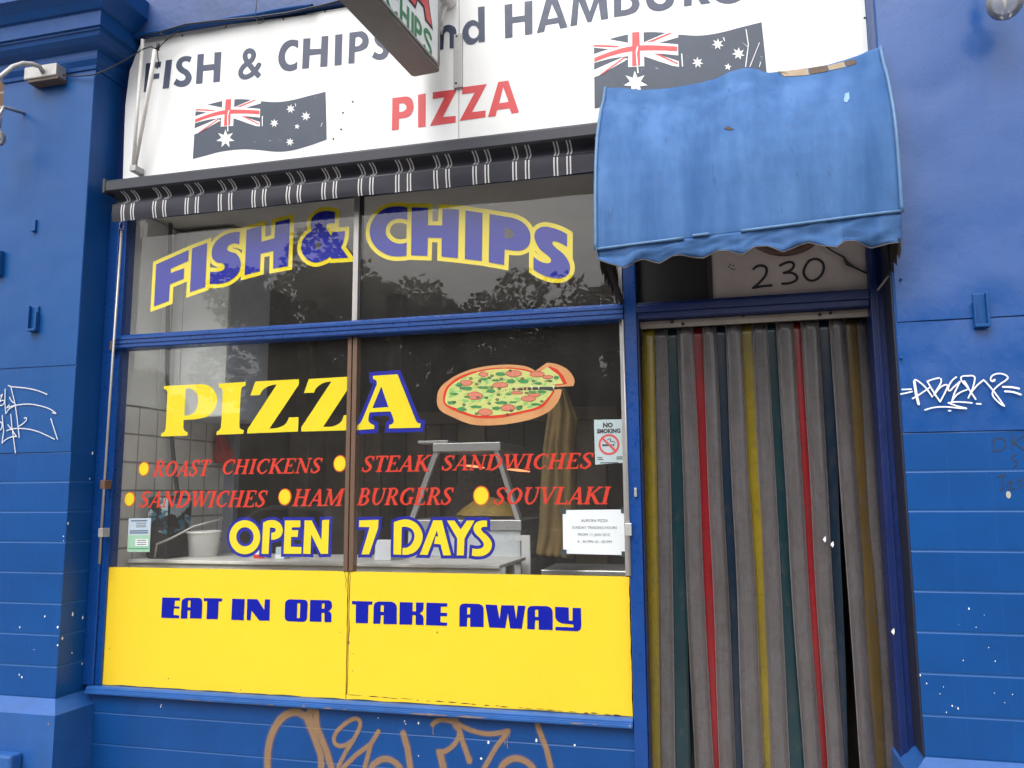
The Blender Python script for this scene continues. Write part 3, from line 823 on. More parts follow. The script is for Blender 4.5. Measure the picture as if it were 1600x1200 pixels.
EAT = [e1([(72, 72), (220, 75), (218, 98), (178, 97), (172, 145), (215, 147), (213, 165), (170, 163), (165, 218), (213, 222), (212, 245), (63, 242)]),
       e1([(225, 248), (232, 130), (240, 92, 1), (275, 75), (375, 75), (398, 88, 1), (405, 120), (400, 248), (302, 246), (304, 180), (282, 180), (280, 248)]),
       e1([(418, 77), (572, 80), (570, 105), (542, 105), (535, 252), (440, 252), (447, 103), (417, 101)]),
       e1([(655, 82), (760, 85), (750, 262), (647, 258)]),
       e1([(780, 85), (865, 87), (922, 175), (927, 88), (970, 88), (965, 265), (880, 265), (815, 180), (808, 262), (775, 260)]),
       e1([(1095, 140), (1102, 105, 1), (1130, 88), (1245, 90), (1275, 100, 1), (1284, 130), (1278, 235), (1268, 265, 1), (1240, 275), (1125, 270), (1100, 258, 1), (1092, 230)]),
       e1([(1305, 92), (1450, 95), (1478, 105, 1), (1486, 135), (1480, 165, 1), (1455, 185), (1476, 200, 1), (1482, 230), (1480, 278), (1423, 277), (1424, 200), (1400, 200), (1398, 275), (1300, 272)])]
lettered(ZY, EAT, M['vinyl_blue'], None, 0, -.0105, YP[0], 'EAT IN OR in squared blue capitals',
         [e1([(286, 97), (308, 97), (306, 155), (284, 155)]), e1([(1197, 120), (1222, 120), (1218, 243), (1193, 243)]), e1([(1403, 122), (1425, 122), (1423, 165), (1401, 165)])])
TAKE = [e2([(80, 112), (335, 118), (332, 158), (285, 158), (278, 390), (125, 388), (128, 155), (80, 152)]),
        e2([(345, 395), (350, 210), (362, 145, 1), (410, 118), (570, 120), (625, 150, 1), (640, 210), (638, 402), (472, 400), (474, 290), (440, 290), (432, 397)]),
        e2([(675, 125), (838, 130), (836, 240), (878, 242), (880, 130), (975, 132), (972, 200), (960, 240, 1), (920, 265), (962, 298, 1), (975, 340), (972, 412), (875, 410), (876, 290), (834, 288), (832, 407), (672, 405)]),
        e2([(1010, 133), (1270, 140), (1268, 182), (1190, 182), (1188, 258), (1268, 260), (1266, 302), (1186, 300), (1184, 378), (1270, 382), (1266, 423), (1005, 413)]),
        e3([(128, 392), (130, 190), (145, 145, 1), (190, 130), (340, 135), (390, 155, 1), (405, 200), (405, 398), (250, 395), (252, 292), (218, 292), (214, 392)]),
        e3([(425, 142), (555, 147), (585, 310), (605, 150), (750, 152), (775, 310), (793, 155), (880, 157), (838, 418), (705, 412), (680, 240), (650, 410), (468, 402)]),
        e3([(900, 420), (900, 230), (915, 175, 1), (965, 158), (1120, 160), (1175, 188, 1), (1190, 250), (1190, 432), (1030, 428), (1030, 322), (990, 322), (985, 425)]),
        e3([(1217, 168), (1370, 175), (1375, 325), (1415, 325), (1415, 180), (1510, 182), (1515, 380), (1502, 425, 1), (1465, 445), (1222, 435), (1220, 395), (1425, 402), (1425, 368), (1300, 358), (1240, 325, 1), (1218, 280)])]
lettered(ZY, TAKE, M['vinyl_blue'], None, 0, -.0105, YP[1], 'TAKE AWAY in squared blue capitals',
         [e2([(438, 165), (478, 165), (476, 247), (436, 247)]), e3([(218, 175), (252, 177), (250, 255), (216, 255)]), e3([(990, 200), (1025, 202), (1025, 283), (988, 283)])])
chips('scuff', [(532, 988), (545, 1004), (376, 1078), (552, 1021), (551, 1048), (683, 988), (263, 1060), (171, 1013)], -.0105, mat('brown_scuff', (.06, .045, .03), .7, 0), YP[0], .002, .0045, 12)

# red italic serif lettering ------------------------------------------------
_S, _t = .15, .055
def stem(x, w=_S, a=0, b=1): return [(x, a, w), (x, b, w)]
def ser(x, y, w=.34): return [(x - w / 2, y + (.022 if y == 0 else -.022), .044), (x + w / 2, y + (.022 if y == 0 else -.022), .044)]
def st2(x, w=_S): return [stem(x, w), ser(x, 0, .32 if w > .1 else .26), ser(x, 1, .32 if w > .1 else .26)]
SER = {
 'I': (.42, st2(.21)), 'H': (.9, st2(.2) + st2(.68) + [[(.2, .52, _t), (.68, .52, _t)]]),
 'A': (.80, [[(.1, 0, _t), (.44, 1, _t)], [(.43, 1, .12), (.66, 0, .16)], [(.2, .33, _t), (.58, .33, _t)], ser(.1, 0, .22), ser(.66, 0, .3)]),
 'T': (.68, [stem(.35), ser(.35, 0), [(.05, .97, .06), (.65, .97, .06)], [(.06, .76, .02), (.06, 1, .09)], [(.64, .76, .02), (.64, 1, .09)]]),
 'E': (.72, st2(.2)[:2] + [[(.06, .975, .05), (.62, .975, .05)], [(.2, .52, .05), (.46, .52, .05)], [(.2, .025, .05), (.64, .025, .05)], [(.46, .4, .03), (.46, .64, .06)], [(.61, .76, .02), (.61, 1, .08)], [(.66, .24, .02), (.63, 0, .08)]]),
 'L': (.68, [stem(.2), ser(.2, 1), [(.06, .025, .05), (.62, .025, .05)], [(.64, .26, .02), (.61, 0, .08)]]),
 'R': (.80, st2(.2) + [[(.2, .97, .06), (.42, .97, .07, 1), (.57, .76, .15, 1), (.42, .5, .06, 1), (.2, .5, .06)], [(.38, .5, .1), (.68, .02, .16)], ser(.7, 0, .24)]),
 'B': (.76, st2(.2) + [[(.2, .97, .06), (.42, .97, .07, 1), (.55, .77, .14, 1), (.42, .53, .06, 1), (.2, .53, .05)], [(.3, .53, .06), (.48, .5, .07, 1), (.62, .27, .15, 1), (.46, .03, .07, 1), (.2, .03, .06)]]),
 'D': (.88, st2(.2) + [[(.2, .97, .06), (.45, .97, .07, 1), (.74, .5, .16, 1), (.45, .03, .07, 1), (.2, .03, .06)]]),
 'U': (.86, [[(.2, 1, _S), (.2, .32, .14, 1), (.42, .03, .07, 1), (.66, .3, .06, 1), (.67, 1, .06)], ser(.2, 1), ser(.67, 1, .26)]),
 'O': (.86, [[(.43, .97, .06, 1), (.17, .72, .14, 1), (.16, .3, .15, 1), (.41, .03, .06, 1), (.68, .28, .14, 1), (.69, .7, .15, 1), (.43, .97, .06)]]),
 'C': (.78, [[(.7, .76, .04), (.6, .93, .06, 1), (.42, .97, .07, 1), (.18, .72, .15, 1), (.16, .3, .15, 1), (.42, .03, .07, 1), (.6, .1, .05, 1), (.7, .26, .04)], [(.68, .7, .02), (.68, 1, .06)]]),
 'G': (.86, [[(.7, .76, .04), (.6, .93, .06, 1), (.42, .97, .07, 1), (.18, .72, .15, 1), (.16, .3, .15, 1), (.42, .03, .07, 1), (.66, .1, .06)], [(.69, .72, .02), (.69, 1, .06)], [(.68, .05, .14), (.68, .42, .14)], [(.54, .42, .044), (.82, .42, .044)]]),
 'S': (.66, [[(.55, .74, .04), (.47, .93, .06, 1), (.3, .97, .07, 1), (.14, .78, .12, 1), (.3, .54, .17, 1), (.5, .27, .13, 1), (.33, .03, .07, 1), (.16, .08, .06, 1), (.08, .28, .04)], [(.55, .7, .02), (.54, 1, .06)], [(.08, .3, .06), (.08, 0, .02)]]),
 'N': (.90, [[(.18, 0, _t), (.18, 1, _t)], [(.17, .96, .14), (.71, .03, .15)], [(.72, 0, _t), (.72, 1, _t)], ser(.18, 0, .26), ser(.14, 1, .26), ser(.72, 1, .26)]),
 'M': (1.06, [[(.16, 0, _t), (.18, 1, _t)], [(.2, .97, .14), (.5, .03, .12)], [(.5, .03, _t), (.82, .97, .07)], stem(.86), ser(.16, 0, .26), ser(.86, 0), ser(.14, 1, .24), ser(.9, 1, .24)]),
 'W': (1.1, [[(.1, 1, .16), (.34, 0.02, .12)], [(.34, 0.02, _t), (.56, .97, _t)], [(.5, 1, .16), (.76, 0.02, .12)], [(.76, 0.02, _t), (1.0, 1, _t)], ser(.1, 1, .3), ser(.52, 1, .3), ser(1.0, 1, .24)]),
 'V': (.8, [[(.12, 1, .16), (.4, 0.02, .1)], [(.4, 0.02, _t), (.68, 1, _t)], ser(.12, 1, .3), ser(.68, 1, .24)]),
 'K': (.86, st2(.2) + [[(.22, .42, _t), (.66, .98, .06)], [(.36, .58, .14), (.72, .02, .16)], ser(.68, 1, .26), ser(.76, 0, .26)]),
}
def serif_word(s, p0, p1, top, m, parent, Y, label):
    """p0: pixel of the foot of the first letter, p1: pixel at the head of the last"""
    a, b = at(*p0, Y), at(*p1, Y)
    z0, h = a[1], b[1] - a[1]
    sh = .27 * h
    adv = sum(SER[c][0] for c in s)
    k = (b[0] - a[0] - sh) / adv
    polys, x = [], a[0]
    for c in s:
        for stp in SER[c][1]:
            pts = []
            sp = smooth_path([(q[0], q[1], 1) if len(q) > 3 else (q[0], q[1]) for q in stp], False, 5)
            # widths follow the path length
            ctr = [0]
            n = len(stp) - 1
            for i, q in enumerate(sp):
                # nearest control interval by order
                pass
            if len(sp) == len(stp): ws = [q[2] for q in stp]
            else:
                ws, j = [], 0
                idx = []
                for q in stp:
                    best = min(range(len(sp)), key=lambda i: (sp[i][0] - q[0]) ** 2 + (sp[i][1] - q[1]) ** 2 + (0 if i >= (idx[-1] if idx else 0) else 9))
                    idx.append(best)
                idx[-1] = len(sp) - 1
                for i in range(len(sp)):
                    while j < n - 1 and i > idx[j + 1]: j += 1
                    d = max(1, idx[j + 1] - idx[j]); f = min(1, max(0, (i - idx[j]) / d))
                    ws.append(stp[j][2] * (1 - f) + stp[j + 1][2] * f)
            for (u, v), wd in zip(sp, ws):
                pts.append((x + u * k + v * sh, z0 + v * h, (wd * 1.12 + .022) * (k * .5 + h * .5)))
            polys += stroke(pts, .1, False)
        x += SER[c][0] * k
    return plabel(flat('lettering', polys, m, parent, Y), label)
RL = 'red italic capitals reading '
serif_word('ROAST', (237, 744.5), (331, 718.5), 0, M['vinyl_red'], W, GY, RL + 'ROAST')
serif_word('CHICKENS', (344, 741), (507, 715.5), 0, M['vinyl_red'], W, GY, RL + 'CHICKENS')
serif_word('SANDWICHES', (215, 792.5), (421, 766.5), 0, M['vinyl_red'], W, GY, RL + 'SANDWICHES after a dot')
serif_word('HAM', (455, 790.5), (541, 764), 0, M['vinyl_red'], W, GY, RL + 'HAM')
serif_word('STEAK', (563, 737.5), (676, 711), 0, M['vinyl_red'], W, GY, RL + 'STEAK')
serif_word('SANDWICHES', (688, 735), (931, 707.5), 0, M['vinyl_red'], W, GY, RL + 'SANDWICHES under the pizza picture')
serif_word('BURGERS', (556, 789), (712, 762), 0, M['vinyl_red'], W, GY, RL + 'BURGERS')
serif_word('SOUVLAKI', (769, 788), (957, 760.5), 0, M['vinyl_red'], W, GY, RL + 'SOUVLAKI')
for px, py, r in ((224.7, 732.7, 10.6), (202.3, 780, 10.6), (531, 724.4, 11.6), (444.8, 776.6, 11.8), (751.7, 774.7, 13)):
    c = at(px, py, GY)
    o = flat('bullet_dot', [disc(c, r * .0026, 28, r * .00305)], M['vinyl_yellow'], W, GY)
    flat('outline', [disc(c, r * .0026 + .0055, 28, r * .00305 + .0055)], M['vinyl_orange'], o, GY + .0022)

# pizza picture ---------------------------------------------------------
zz = lambda p: full(p, 670, 560, .15)
PZ = lambda pts: trace(ZP, zz(pts))
crust = [PZ([(85, 440), (105, 330, 1), (180, 245, 1), (320, 160, 1), (520, 95, 1), (790, 65, 1), (1000, 80, 1), (1110, 130), (1230, 45), (1340, 62, 1), (1450, 120, 1), (1515, 215, 1), (1505, 288), (1300, 300), (1300, 322), (1385, 322), (1362, 420, 1), (1280, 530, 1), (1150, 605, 1), (950, 662, 1), (700, 695, 1), (450, 688, 1), (250, 612, 1), (115, 535, 1)])]
gap = PZ([(850, 325), (950, 303), (1080, 300), (1310, 297), (1320, 340), (1120, 322), (960, 335)])
PIC = plabel(flat('pizza_picture', crust, mat('pizza_crust', lin(232, 172, 110, .78), .5, .12, 9, second=lin(214, 140, 80, .78)), W, GY), 'printed pizza with one slice being lifted')
flat('crust_shade', [trace(ZP, zz(q)) for q in ([(1225, 75), (1215, 72), (1330, 90, 1), (1430, 150, 1), (1490, 240, 1), (1500, 285), (1440, 285), (1420, 215, 1), (1350, 130, 1)], [(90, 450), (108, 345, 1), (190, 255, 1), (170, 380, 1), (150, 480), (110, 520)])], mat('pizza_crust_edge', lin(236, 160, 96, .78), .5, .1, 14), PIC, GY - .0004)
flat('sauce', [PZ([(150, 400), (190, 290, 1), (330, 185, 1), (540, 120, 1), (800, 95, 1), (1000, 112, 1), (1115, 150), (1260, 82), (1340, 115), (1400, 180), (1440, 265), (1290, 285), (1310, 345), (1260, 420, 1), (1180, 510, 1), (1000, 565, 1), (720, 620, 1), (480, 615, 1), (270, 545, 1), (165, 480, 1)])], M['vinyl_red'], PIC, GY - .0008, [gap])
rr = random.Random(21)
cheese = [(175, 400), (215, 300, 1), (350, 205, 1), (550, 135, 1), (800, 108, 1), (1000, 130, 1), (1110, 165), (1240, 90), (1290, 130), (1350, 170), (1400, 262), (1290, 275), (1290, 345), (1240, 410, 1), (1150, 495, 1), (980, 545, 1), (720, 590, 1), (480, 590, 1), (290, 520, 1), (180, 470, 1)]
flat('cheese', [PZ(cheese)], mat('pizza_cheese', lin(206, 226, 140, .78), .5, .1, 16, second=lin(226, 216, 120, .78)), PIC, GY - .0012, [gap])
def top(name, items, m, Y, n=16):
    return flat(name, [trace(ZP, zz([(cx + rx * math.cos(6.2832 * k / n + a) * (1 + rr.uniform(-j, j)), cy + ry * math.sin(6.2832 * k / n) * (1 + rr.uniform(-j, j))) for k in range(n)])) for cx, cy, rx, ry, a, j in items], m, PIC, Y)
inside = lambda x, y: ((x - 730) / 520) ** 2 + ((y - 350) / 215) ** 2 < 1 and not (820 < x < 1330 and 270 < y < 350)
spots_ = lambda n, a, b, j: [(x, y, rr.uniform(a, b), rr.uniform(a, b) * .55, rr.uniform(0, 3), j) for x, y in [(rr.uniform(200, 1260), rr.uniform(120, 580)) for _ in range(n * 3)] if inside(x, y)][:n]
top('pale_pepper', spots_(130, 10, 34, .35), mat('pale_green_topping', lin(150, 214, 116, .78), .5, .1, 30), GY - .0015)
top('yellow_corn', spots_(90, 8, 24, .35), mat('yellow_topping', lin(240, 214, 90, .78), .5, .1, 30), GY - .0017)
PEPS = [(885, 158, 78, 32, 0, .03), (570, 165, 42, 22, 0, .05), (390, 255, 60, 26, 0, .05), (745, 278, 75, 24, 0, .05), (480, 390, 75, 38, 0, .04), (590, 560, 70, 33, 0, .04), (825, 515, 70, 30, 0, .05), (1040, 420, 72, 26, 0, .05), (1130, 165, 72, 26, 0, .05), (1240, 195, 48, 16, 0, .06), (920, 358, 60, 12, 0, .05), (1100, 382, 62, 13, 0, .05)]
top('salami_rim', [(a, b, c + 7, d + 6, e, f) for a, b, c, d, e, f in PEPS], mat('salami_rim', lin(190, 70, 50, .7), .5, .05), GY - .0019, 22)
top('salami', PEPS, mat('salami_topping', lin(238, 140, 110, .78), .5, .12, 60), GY - .0022, 22)
GRN = [(575, 215, 48, 14), (700, 228, 45, 12), (990, 240, 60, 26), (855, 238, 45, 20), (400, 312, 62, 20), (570, 305, 62, 16), (650, 340, 52, 18), (270, 370, 45, 14), (320, 275, 40, 20), (830, 372, 36, 12), (1170, 348, 50, 14), (1080, 350, 40, 12), (760, 462, 72, 16), (880, 455, 50, 12), (1110, 478, 44, 18), (240, 460, 45, 20), (495, 505, 50, 16), (345, 530, 48, 22), (700, 520, 45, 18), (940, 515, 34, 22), (745, 165, 46, 22), (1325, 200, 30, 18), (1145, 262, 40, 12), (1250, 235, 44, 10), (400, 400, 30, 14), (1150, 480, 24, 12)]
top('green_pepper', [(a, b, c, d, 0, .28) for a, b, c, d in GRN], mat('green_topping', lin(70, 160, 84, .78), .5, .15, 40, second=lin(40, 120, 60, .78)), GY - .0025, 12)
OL = [(850, 128), (660, 180), (630, 203), (758, 213), (440, 210), (1092, 237), (1265, 235), (530, 238), (500, 268), (655, 303), (735, 315), (725, 377), (512, 405), (368, 482), (630, 470), (1178, 448), (860, 545), (960, 500), (270, 455), (715, 428), (340, 310), (600, 410), (500, 575), (820, 585), (1020, 360), (975, 210)]
o_ring = []; o_hole = []
for a, b in OL:
    o_ring.append(trace(ZP, zz([(a + 19 * math.cos(.5236 * k), b + 12 * math.sin(.5236 * k)) for k in range(12)])))
    o_hole.append(trace(ZP, zz([(a + 9 * math.cos(.5236 * k), b + 5 * math.sin(.5236 * k)) for k in range(12)])))
flat('olives', o_ring, mat('olive_topping', lin(52, 70, 50, .7), .5, .1), PIC, GY - .0028, o_hole)
flat('slice_gap', [PZ(q) for q in ([(1090, 303), (1200, 296), (1300, 297), (1300, 340), (1190, 325), (1080, 330)], [(1035, 300), (1075, 305), (1055, 335), (1030, 328)], [(990, 303), (1015, 300), (1012, 332), (995, 330)], [(930, 315), (975, 308), (985, 330), (925, 333)], [(870, 312), (895, 305), (898, 338), (875, 330)], [(838, 320), (848, 318), (846, 334)], [(795, 325), (812, 330), (800, 338)], [(765, 340), (780, 336), (775, 346)])], mat('dark_print', (.02, .025, .03), .5, 0), PIC, GY - .0028)
flat('cheese_drip', [PZ(q) for q in ([(1130, 285), (1160, 285), (1146, 322)], [(1285, 280), (1318, 280), (1300, 325)], [(1050, 285), (1090, 285), (1075, 315)])], mat('cheese_drip', lin(235, 240, 200, .78), .5, .03), PIC, GY - .0032)

# ================================================================ SIGN BOARD
SY = -.04
SB = thing('sign_board', 'long white sign board lettered FISH & CHIPS and HAMBURG with two flags', 'sign', (-1.2, -.02, 3.15))
SP = []
def curved_left():
    p = [(-1.1745, 3.965), (-2.0, 3.962)] + [at(x, y, SY) for x, y in ((540, 14), (500, 20), (450, 27), (400, 33), (350, 39), (310, 45), (270, 52), (240, 58), (222, 62))]
    return p + [(-3.06, 3.80), (-3.075, 3.6), (-3.07, 3.4), (-3.062, 3.155), (-1.1745, 3.155)]
mb = MB(); mb.prism(curved_left(), SY, 0); SP.append(obj('sign_panel', mb, M['white_sign'], SB))
mb = MB(); mb.prism([(-1.1715, 3.965), (-1.1715, 3.155), (.659, 3.155), (.659, 3.965)], SY, 0); SP.append(obj('sign_panel', mb, M['white_sign'], SB))
mb = MB(); mb.box(-1.1745, -1.1715, SY + .006, 0, 3.155, 3.96); obj('panel_gap', mb, M['dark'], SB)
(bx0, bz1), (bx1, bz0) = at(705, 55, SY - .01), at(718, 137, SY - .01)
mb = MB(); mb.box(-1.196, -1.152, SY - .014, SY - .0005, bz0, bz1, .002); obj('batten', mb, M['metal'], SB)
for px, py in ((285, 56), (353, 42), (443, 30), (508, 18), (551, 159), (536, 176), (533, 202), (521, 217), (1351, 28), (715, 59), (714, 132)):
    x, z = at(px, py, SY)
    mb = MB(); mb.lathe([(0, -.005), (.004, -.003), (.005, 0)], (x, SY - (.015 if px > 700 and px < 720 else 0.0005), z), 'Y', 8); obj('screw', mb, M['black'], SB)
SYL = SY - .0015
ZS = lambda p: at(p[0], p[1], SYL)
def sign_letters(glyphs, m, parent, label, holes=()):
    return plabel(flat('lettering', [trace(ZS, g) for g in glyphs], m, parent, SYL, [trace(ZS, h) for h in holes]), label)
s1 = lambda p: full(p, 210, 40, .1375)
s2 = lambda p: full(p, 420, 0, .1875)
s3 = lambda p: full(p, 680, 0, .15)
s4 = lambda p: full(p, 920, 0, .1625)
s5 = lambda p: full(p, 600, 115, .1375)
Sg = [(652, 355), (628, 418), (595, 403, 1), (560, 407, 1), (540, 437, 1), (560, 475, 1), (615, 512, 1), (650, 575, 1), (635, 640, 1), (580, 687, 1), (510, 695, 1), (443, 665), (478, 600), (520, 625, 1), (560, 620, 1), (580, 592, 1), (565, 560, 1), (510, 525, 1), (475, 470, 1), (485, 410, 1), (530, 362, 1), (590, 345, 1)]
sign_letters([s1([(132, 430), (305, 408), (298, 470), (203, 482), (192, 552), (285, 540), (278, 600), (184, 613), (142, 752), (105, 755)]),
              s1([(357, 395), (428, 385), (392, 710), (320, 718)]), s1(Sg),
              s1([(718, 325), (790, 320), (782, 448), (905, 435), (910, 305), (988, 298), (970, 635), (895, 645), (900, 502), (780, 515), (772, 655), (698, 663)])], M['navy'], SP[0], 'FISH in faded navy')
polys = []
amp = [ZS(q) for q in s1(smooth_path([(1420, 578), (1350, 500), (1280, 410), (1256, 345, 1), (1278, 295, 1), (1325, 288, 1), (1354, 325, 1), (1335, 385, 1), (1270, 435, 1), (1220, 490, 1), (1206, 545, 1), (1240, 582, 1), (1310, 568, 1), (1370, 510, 1), (1422, 432)], False, 6))]
plabel(flat('lettering', stroke(amp, .0285, False), M['navy'], SP[0], SYL), 'ampersand in faded navy')
kS = lambda p: [(581 + (q[0] - 443) * .1375 * .93, 46 + (q[1] - 345 + (q[0] - 443) * .02) * .1345) + tuple(q[2:]) for q in p]
sign_letters([s2([(246, 338), (243, 405), (215, 385, 1), (180, 385, 1), (142, 430, 1), (135, 490, 1), (160, 533, 1), (200, 535, 1), (238, 510), (235, 572), (180, 592, 1), (120, 578, 1), (82, 520, 1), (85, 440, 1), (120, 367, 1), (180, 332, 1)]),
              s2([(288, 322), (347, 318), (343, 410), (435, 405), (440, 303), (496, 298), (487, 552), (428, 558), (432, 450), (340, 460), (333, 568), (277, 573)]),
              s2([(553, 290), (613, 283), (605, 540), (547, 547)]),
              s2([(672, 272), (775, 258), (818, 288, 1), (832, 340, 1), (815, 395, 1), (770, 420, 1), (715, 432), (713, 525), (663, 530)]), kS(Sg)], M['navy'], SP[0], 'CHIPS in faded navy',
             [s2([(722, 310), (755, 308, 1), (780, 340, 1), (755, 378, 1), (718, 385)])])
dbowl = [(445, 75), (515, 65), (517, 435), (452, 442), (452, 415), (392, 462, 1), (330, 455, 1), (287, 390, 1), (287, 310, 1), (330, 237, 1), (395, 208, 1), (448, 235)]
sign_letters([[(q[0] - 79, q[1] + 12) + tuple(q[2:]) for q in s3([(445, 225), (515, 215)] + dbowl[2:])],
              s3([(20, 290), (85, 278), (100, 267, 1), (150, 258, 1), (205, 285, 1), (222, 340), (215, 500), (150, 505), (150, 370), (140, 335, 1), (115, 330, 1), (92, 360), (85, 515), (15, 525)])], M['navy'], SP[0], 'an in faded navy, half hidden by the hanging sign',
             [[(q[0] - 79, q[1] + 12, 1) for q in s3([(400 + 53 * math.cos(.5236 * k), 333 + 67 * math.sin(.5236 * k)) for k in range(12)])]])
sign_letters([s3(dbowl)], M['navy'], SP[1], 'd in faded navy', [s3(el(400, 333, 53, 67))])
sign_letters([s3([(722, 50), (803, 38), (803, 178), (930, 160), (930, 18), (1012, 5), (1013, 352), (935, 365), (932, 222), (805, 240), (805, 388), (728, 400)]),
              s3([(1058, 345), (1162, -35), (1262, -50), (1380, 282), (1302, 298), (1282, 238), (1150, 262), (1135, 330)]),
              [(891, 41), (897, -14), (909, -16), (921.5, 18), (934, -20), (946, -22), (950.4, 29), (939, 31), (935, 3), (924, 34), (918, 35), (904.5, 2), (901.7, 39)],
              s4([(242, 165), (240, -165), (360, -185), (440, -160, 1), (462, -100, 1), (435, -45, 1), (475, -8, 1), (488, 50, 1), (450, 112, 1), (370, 144, 1), (300, 156)]),
              s4([(545, -190), (548, 0), (580, 75, 1), (650, 105, 1), (730, 95, 1), (800, 50, 1), (825, -20), (822, -240), (745, -230), (745, -20), (725, 25, 1), (680, 38, 1), (635, 15, 1), (622, -20), (620, -200)]),
              s4([(915, 62), (912, -270), (1060, -295), (1120, -255, 1), (1132, -190, 1), (1095, -130, 1), (1058, -112), (1172, 28), (1080, 42), (1000, -88), (990, -86), (990, 50)])], M['navy'], SP[1], 'HAMBUR in faded navy',
             [s3([(1215, 40), (1278, 180), (1170, 200)]), s4([(312, 0), (380, -10, 1), (415, 25, 1), (395, 75, 1), (312, 98)]), s4([(312, -115), (365, -120, 1), (388, -85, 1), (365, -55, 1), (312, -48)]), s4([(990, -225), (1040, -230, 1), (1060, -195, 1), (1035, -160, 1), (990, -150)])])
g_c = at(1141, -20, SYL)
pts = [(g_c[0] + .075 * math.cos(a), g_c[1] + .012 + .075 * math.sin(a)) for a in [R(45 + i * 15) for i in range(18)]] + [(g_c[0] + .075, g_c[1] + .012), (g_c[0] + .02, g_c[1] + .012)]
plabel(flat('lettering', stroke(pts, .031, False), M['navy'], SP[1], SYL), 'G in faded navy, cut by the photo edge')
sign_letters([s5([(95, 278), (250, 258), (312, 287, 1), (335, 370, 1), (310, 458, 1), (250, 500), (170, 512), (167, 635), (88, 645)]), s5([(387, 240), (473, 225), (472, 602), (387, 612)]),
              s5([(555, 212), (820, 178), (815, 210), (668, 493), (815, 480), (813, 555), (522, 595), (688, 268), (553, 288)])], M['sign_red'], SP[0], 'PIZ in faded red',
             [s5([(172, 342), (225, 340, 1), (255, 385, 1), (225, 425, 1), (172, 437)])])
sign_letters([s5([(888, 155), (1168, 118), (1000, 438), (1155, 418), (1153, 495), (858, 538), (1030, 215), (888, 235)]), s5([(1298, 95), (1412, 78), (1535, 440), (1450, 455), (1425, 392), (1285, 412), (1268, 482), (1180, 495)])], M['sign_red'], SP[1], 'ZA in faded red',
             [s5([(1355, 150), (1415, 320), (1308, 338)])])
# flags
def star(cx, cy, r, n=7, rot=0.0, q=.45):
    return [(cx + (r if k % 2 == 0 else r * q) * math.sin(rot + math.pi * k / n), cy - (r if k % 2 == 0 else r * q) * math.cos(rot + math.pi * k / n)) for k in range(2 * n)]
FL = dict(navy=[(110, 235), (230, 200, 1), (390, 160, 1), (540, 140, 1), (680, 142, 1), (820, 160, 1), (990, 170, 1), (1150, 150, 1), (1350, 100, 1), (1520, 58), (1527, 300), (1532, 575), (1350, 640, 1), (1150, 695, 1), (980, 708, 1), (800, 690, 1), (620, 682, 1), (400, 705, 1), (240, 745, 1), (78, 788)],
    white=[[(402, 150), (532, 136), (518, 430), (383, 438)], [(108, 325), (250, 278, 1), (400, 236, 1), (550, 228, 1), (812, 245), (808, 340), (650, 324, 1), (520, 322, 1), (380, 345, 1), (240, 365, 1), (102, 402)],
           [(112, 232), (225, 197), (400, 232), (400, 250), (300, 290), (112, 272)], [(100, 458), (340, 355), (388, 368), (140, 506), (96, 522)], [(528, 228), (735, 140), (822, 156), (817, 186), (655, 232)], [(515, 325), (600, 318), (808, 388), (808, 436), (760, 430), (518, 345)]],
    red=[[(437, 143), (498, 138), (485, 425), (417, 430)], [(108, 358), (250, 305, 1), (400, 264, 1), (550, 252, 1), (805, 265), (803, 305), (600, 296, 1), (400, 307, 1), (250, 342, 1), (104, 395)],
         [(112, 247), (240, 252), (330, 260), (300, 270), (112, 262)], [(143, 500), (350, 355), (368, 357), (160, 502)], [(550, 225), (745, 148), (772, 150), (605, 222)], [(605, 322), (640, 324), (800, 405), (798, 418)]],
    stars=[star(435, 570, 102), star(1143, 245, 50, 7, .1), star(1308, 325, 54, 7, .15), star(965, 400, 48), star(1135, 605, 46, 7, .1), star(1213, 437, 31, 5, .2)],
    scratch=[[(455, 310), (470, 260), (480, 262), (465, 320), (468, 490), (456, 490)], [(832, 325), (842, 325), (842, 435), (832, 435)], [(1470, 440), (1485, 395), (1490, 400), (1476, 440)], [(1190, 190), (1200, 188), (1204, 220), (1198, 222)], [(900, 605), (930, 588), (932, 592)]])
zf = lambda p: full(p, 290, 135, .14375)
def flag(parent, mp, label, extra=()):
    fo = plabel(flat('flag', [mp(FL['navy'])], M['flag_navy'], parent, SYL), label)
    flat('canton_cross', [mp(q) for q in FL['white']], M['white_sign'], fo, SYL - .001)
    flat('red_cross', [mp(q) for q in FL['red']], M['sign_red'], fo, SYL - .0018)
    for q in FL['stars']: flat('star', [mp(q)], M['white_sign'], fo, SYL - .001)
    for q in list(FL['scratch']) : flat('scratch', [mp(q)], M['white_mark'], fo, SYL - .0024)
    for q in extra: flat('scratch', [[ZS(v) for v in q]], M['white_mark'], fo, SYL - .0024)
m1 = lambda p: trace(ZS, zf(p))
a0, a1 = m1([(78, 788)])[0], m1([(1520, 58)])[0]
b0, b1 = ZS((929, 169.5)), ZS((1190, 34.5))
def m2(p):
    return [(b0[0] + (q[0] - a0[0]) * (b1[0] - b0[0]) / (a1[0] - a0[0]), b0[1] + (q[1] - a0[1]) * (b1[1] - b0[1]) / (a1[1] - a0[1])) for q in m1(p)]
flag(SP[0], m1, 'waving Australian flag below the word FISH')
sc2 = lambda pts: full(pts, 920, 30, .1875)
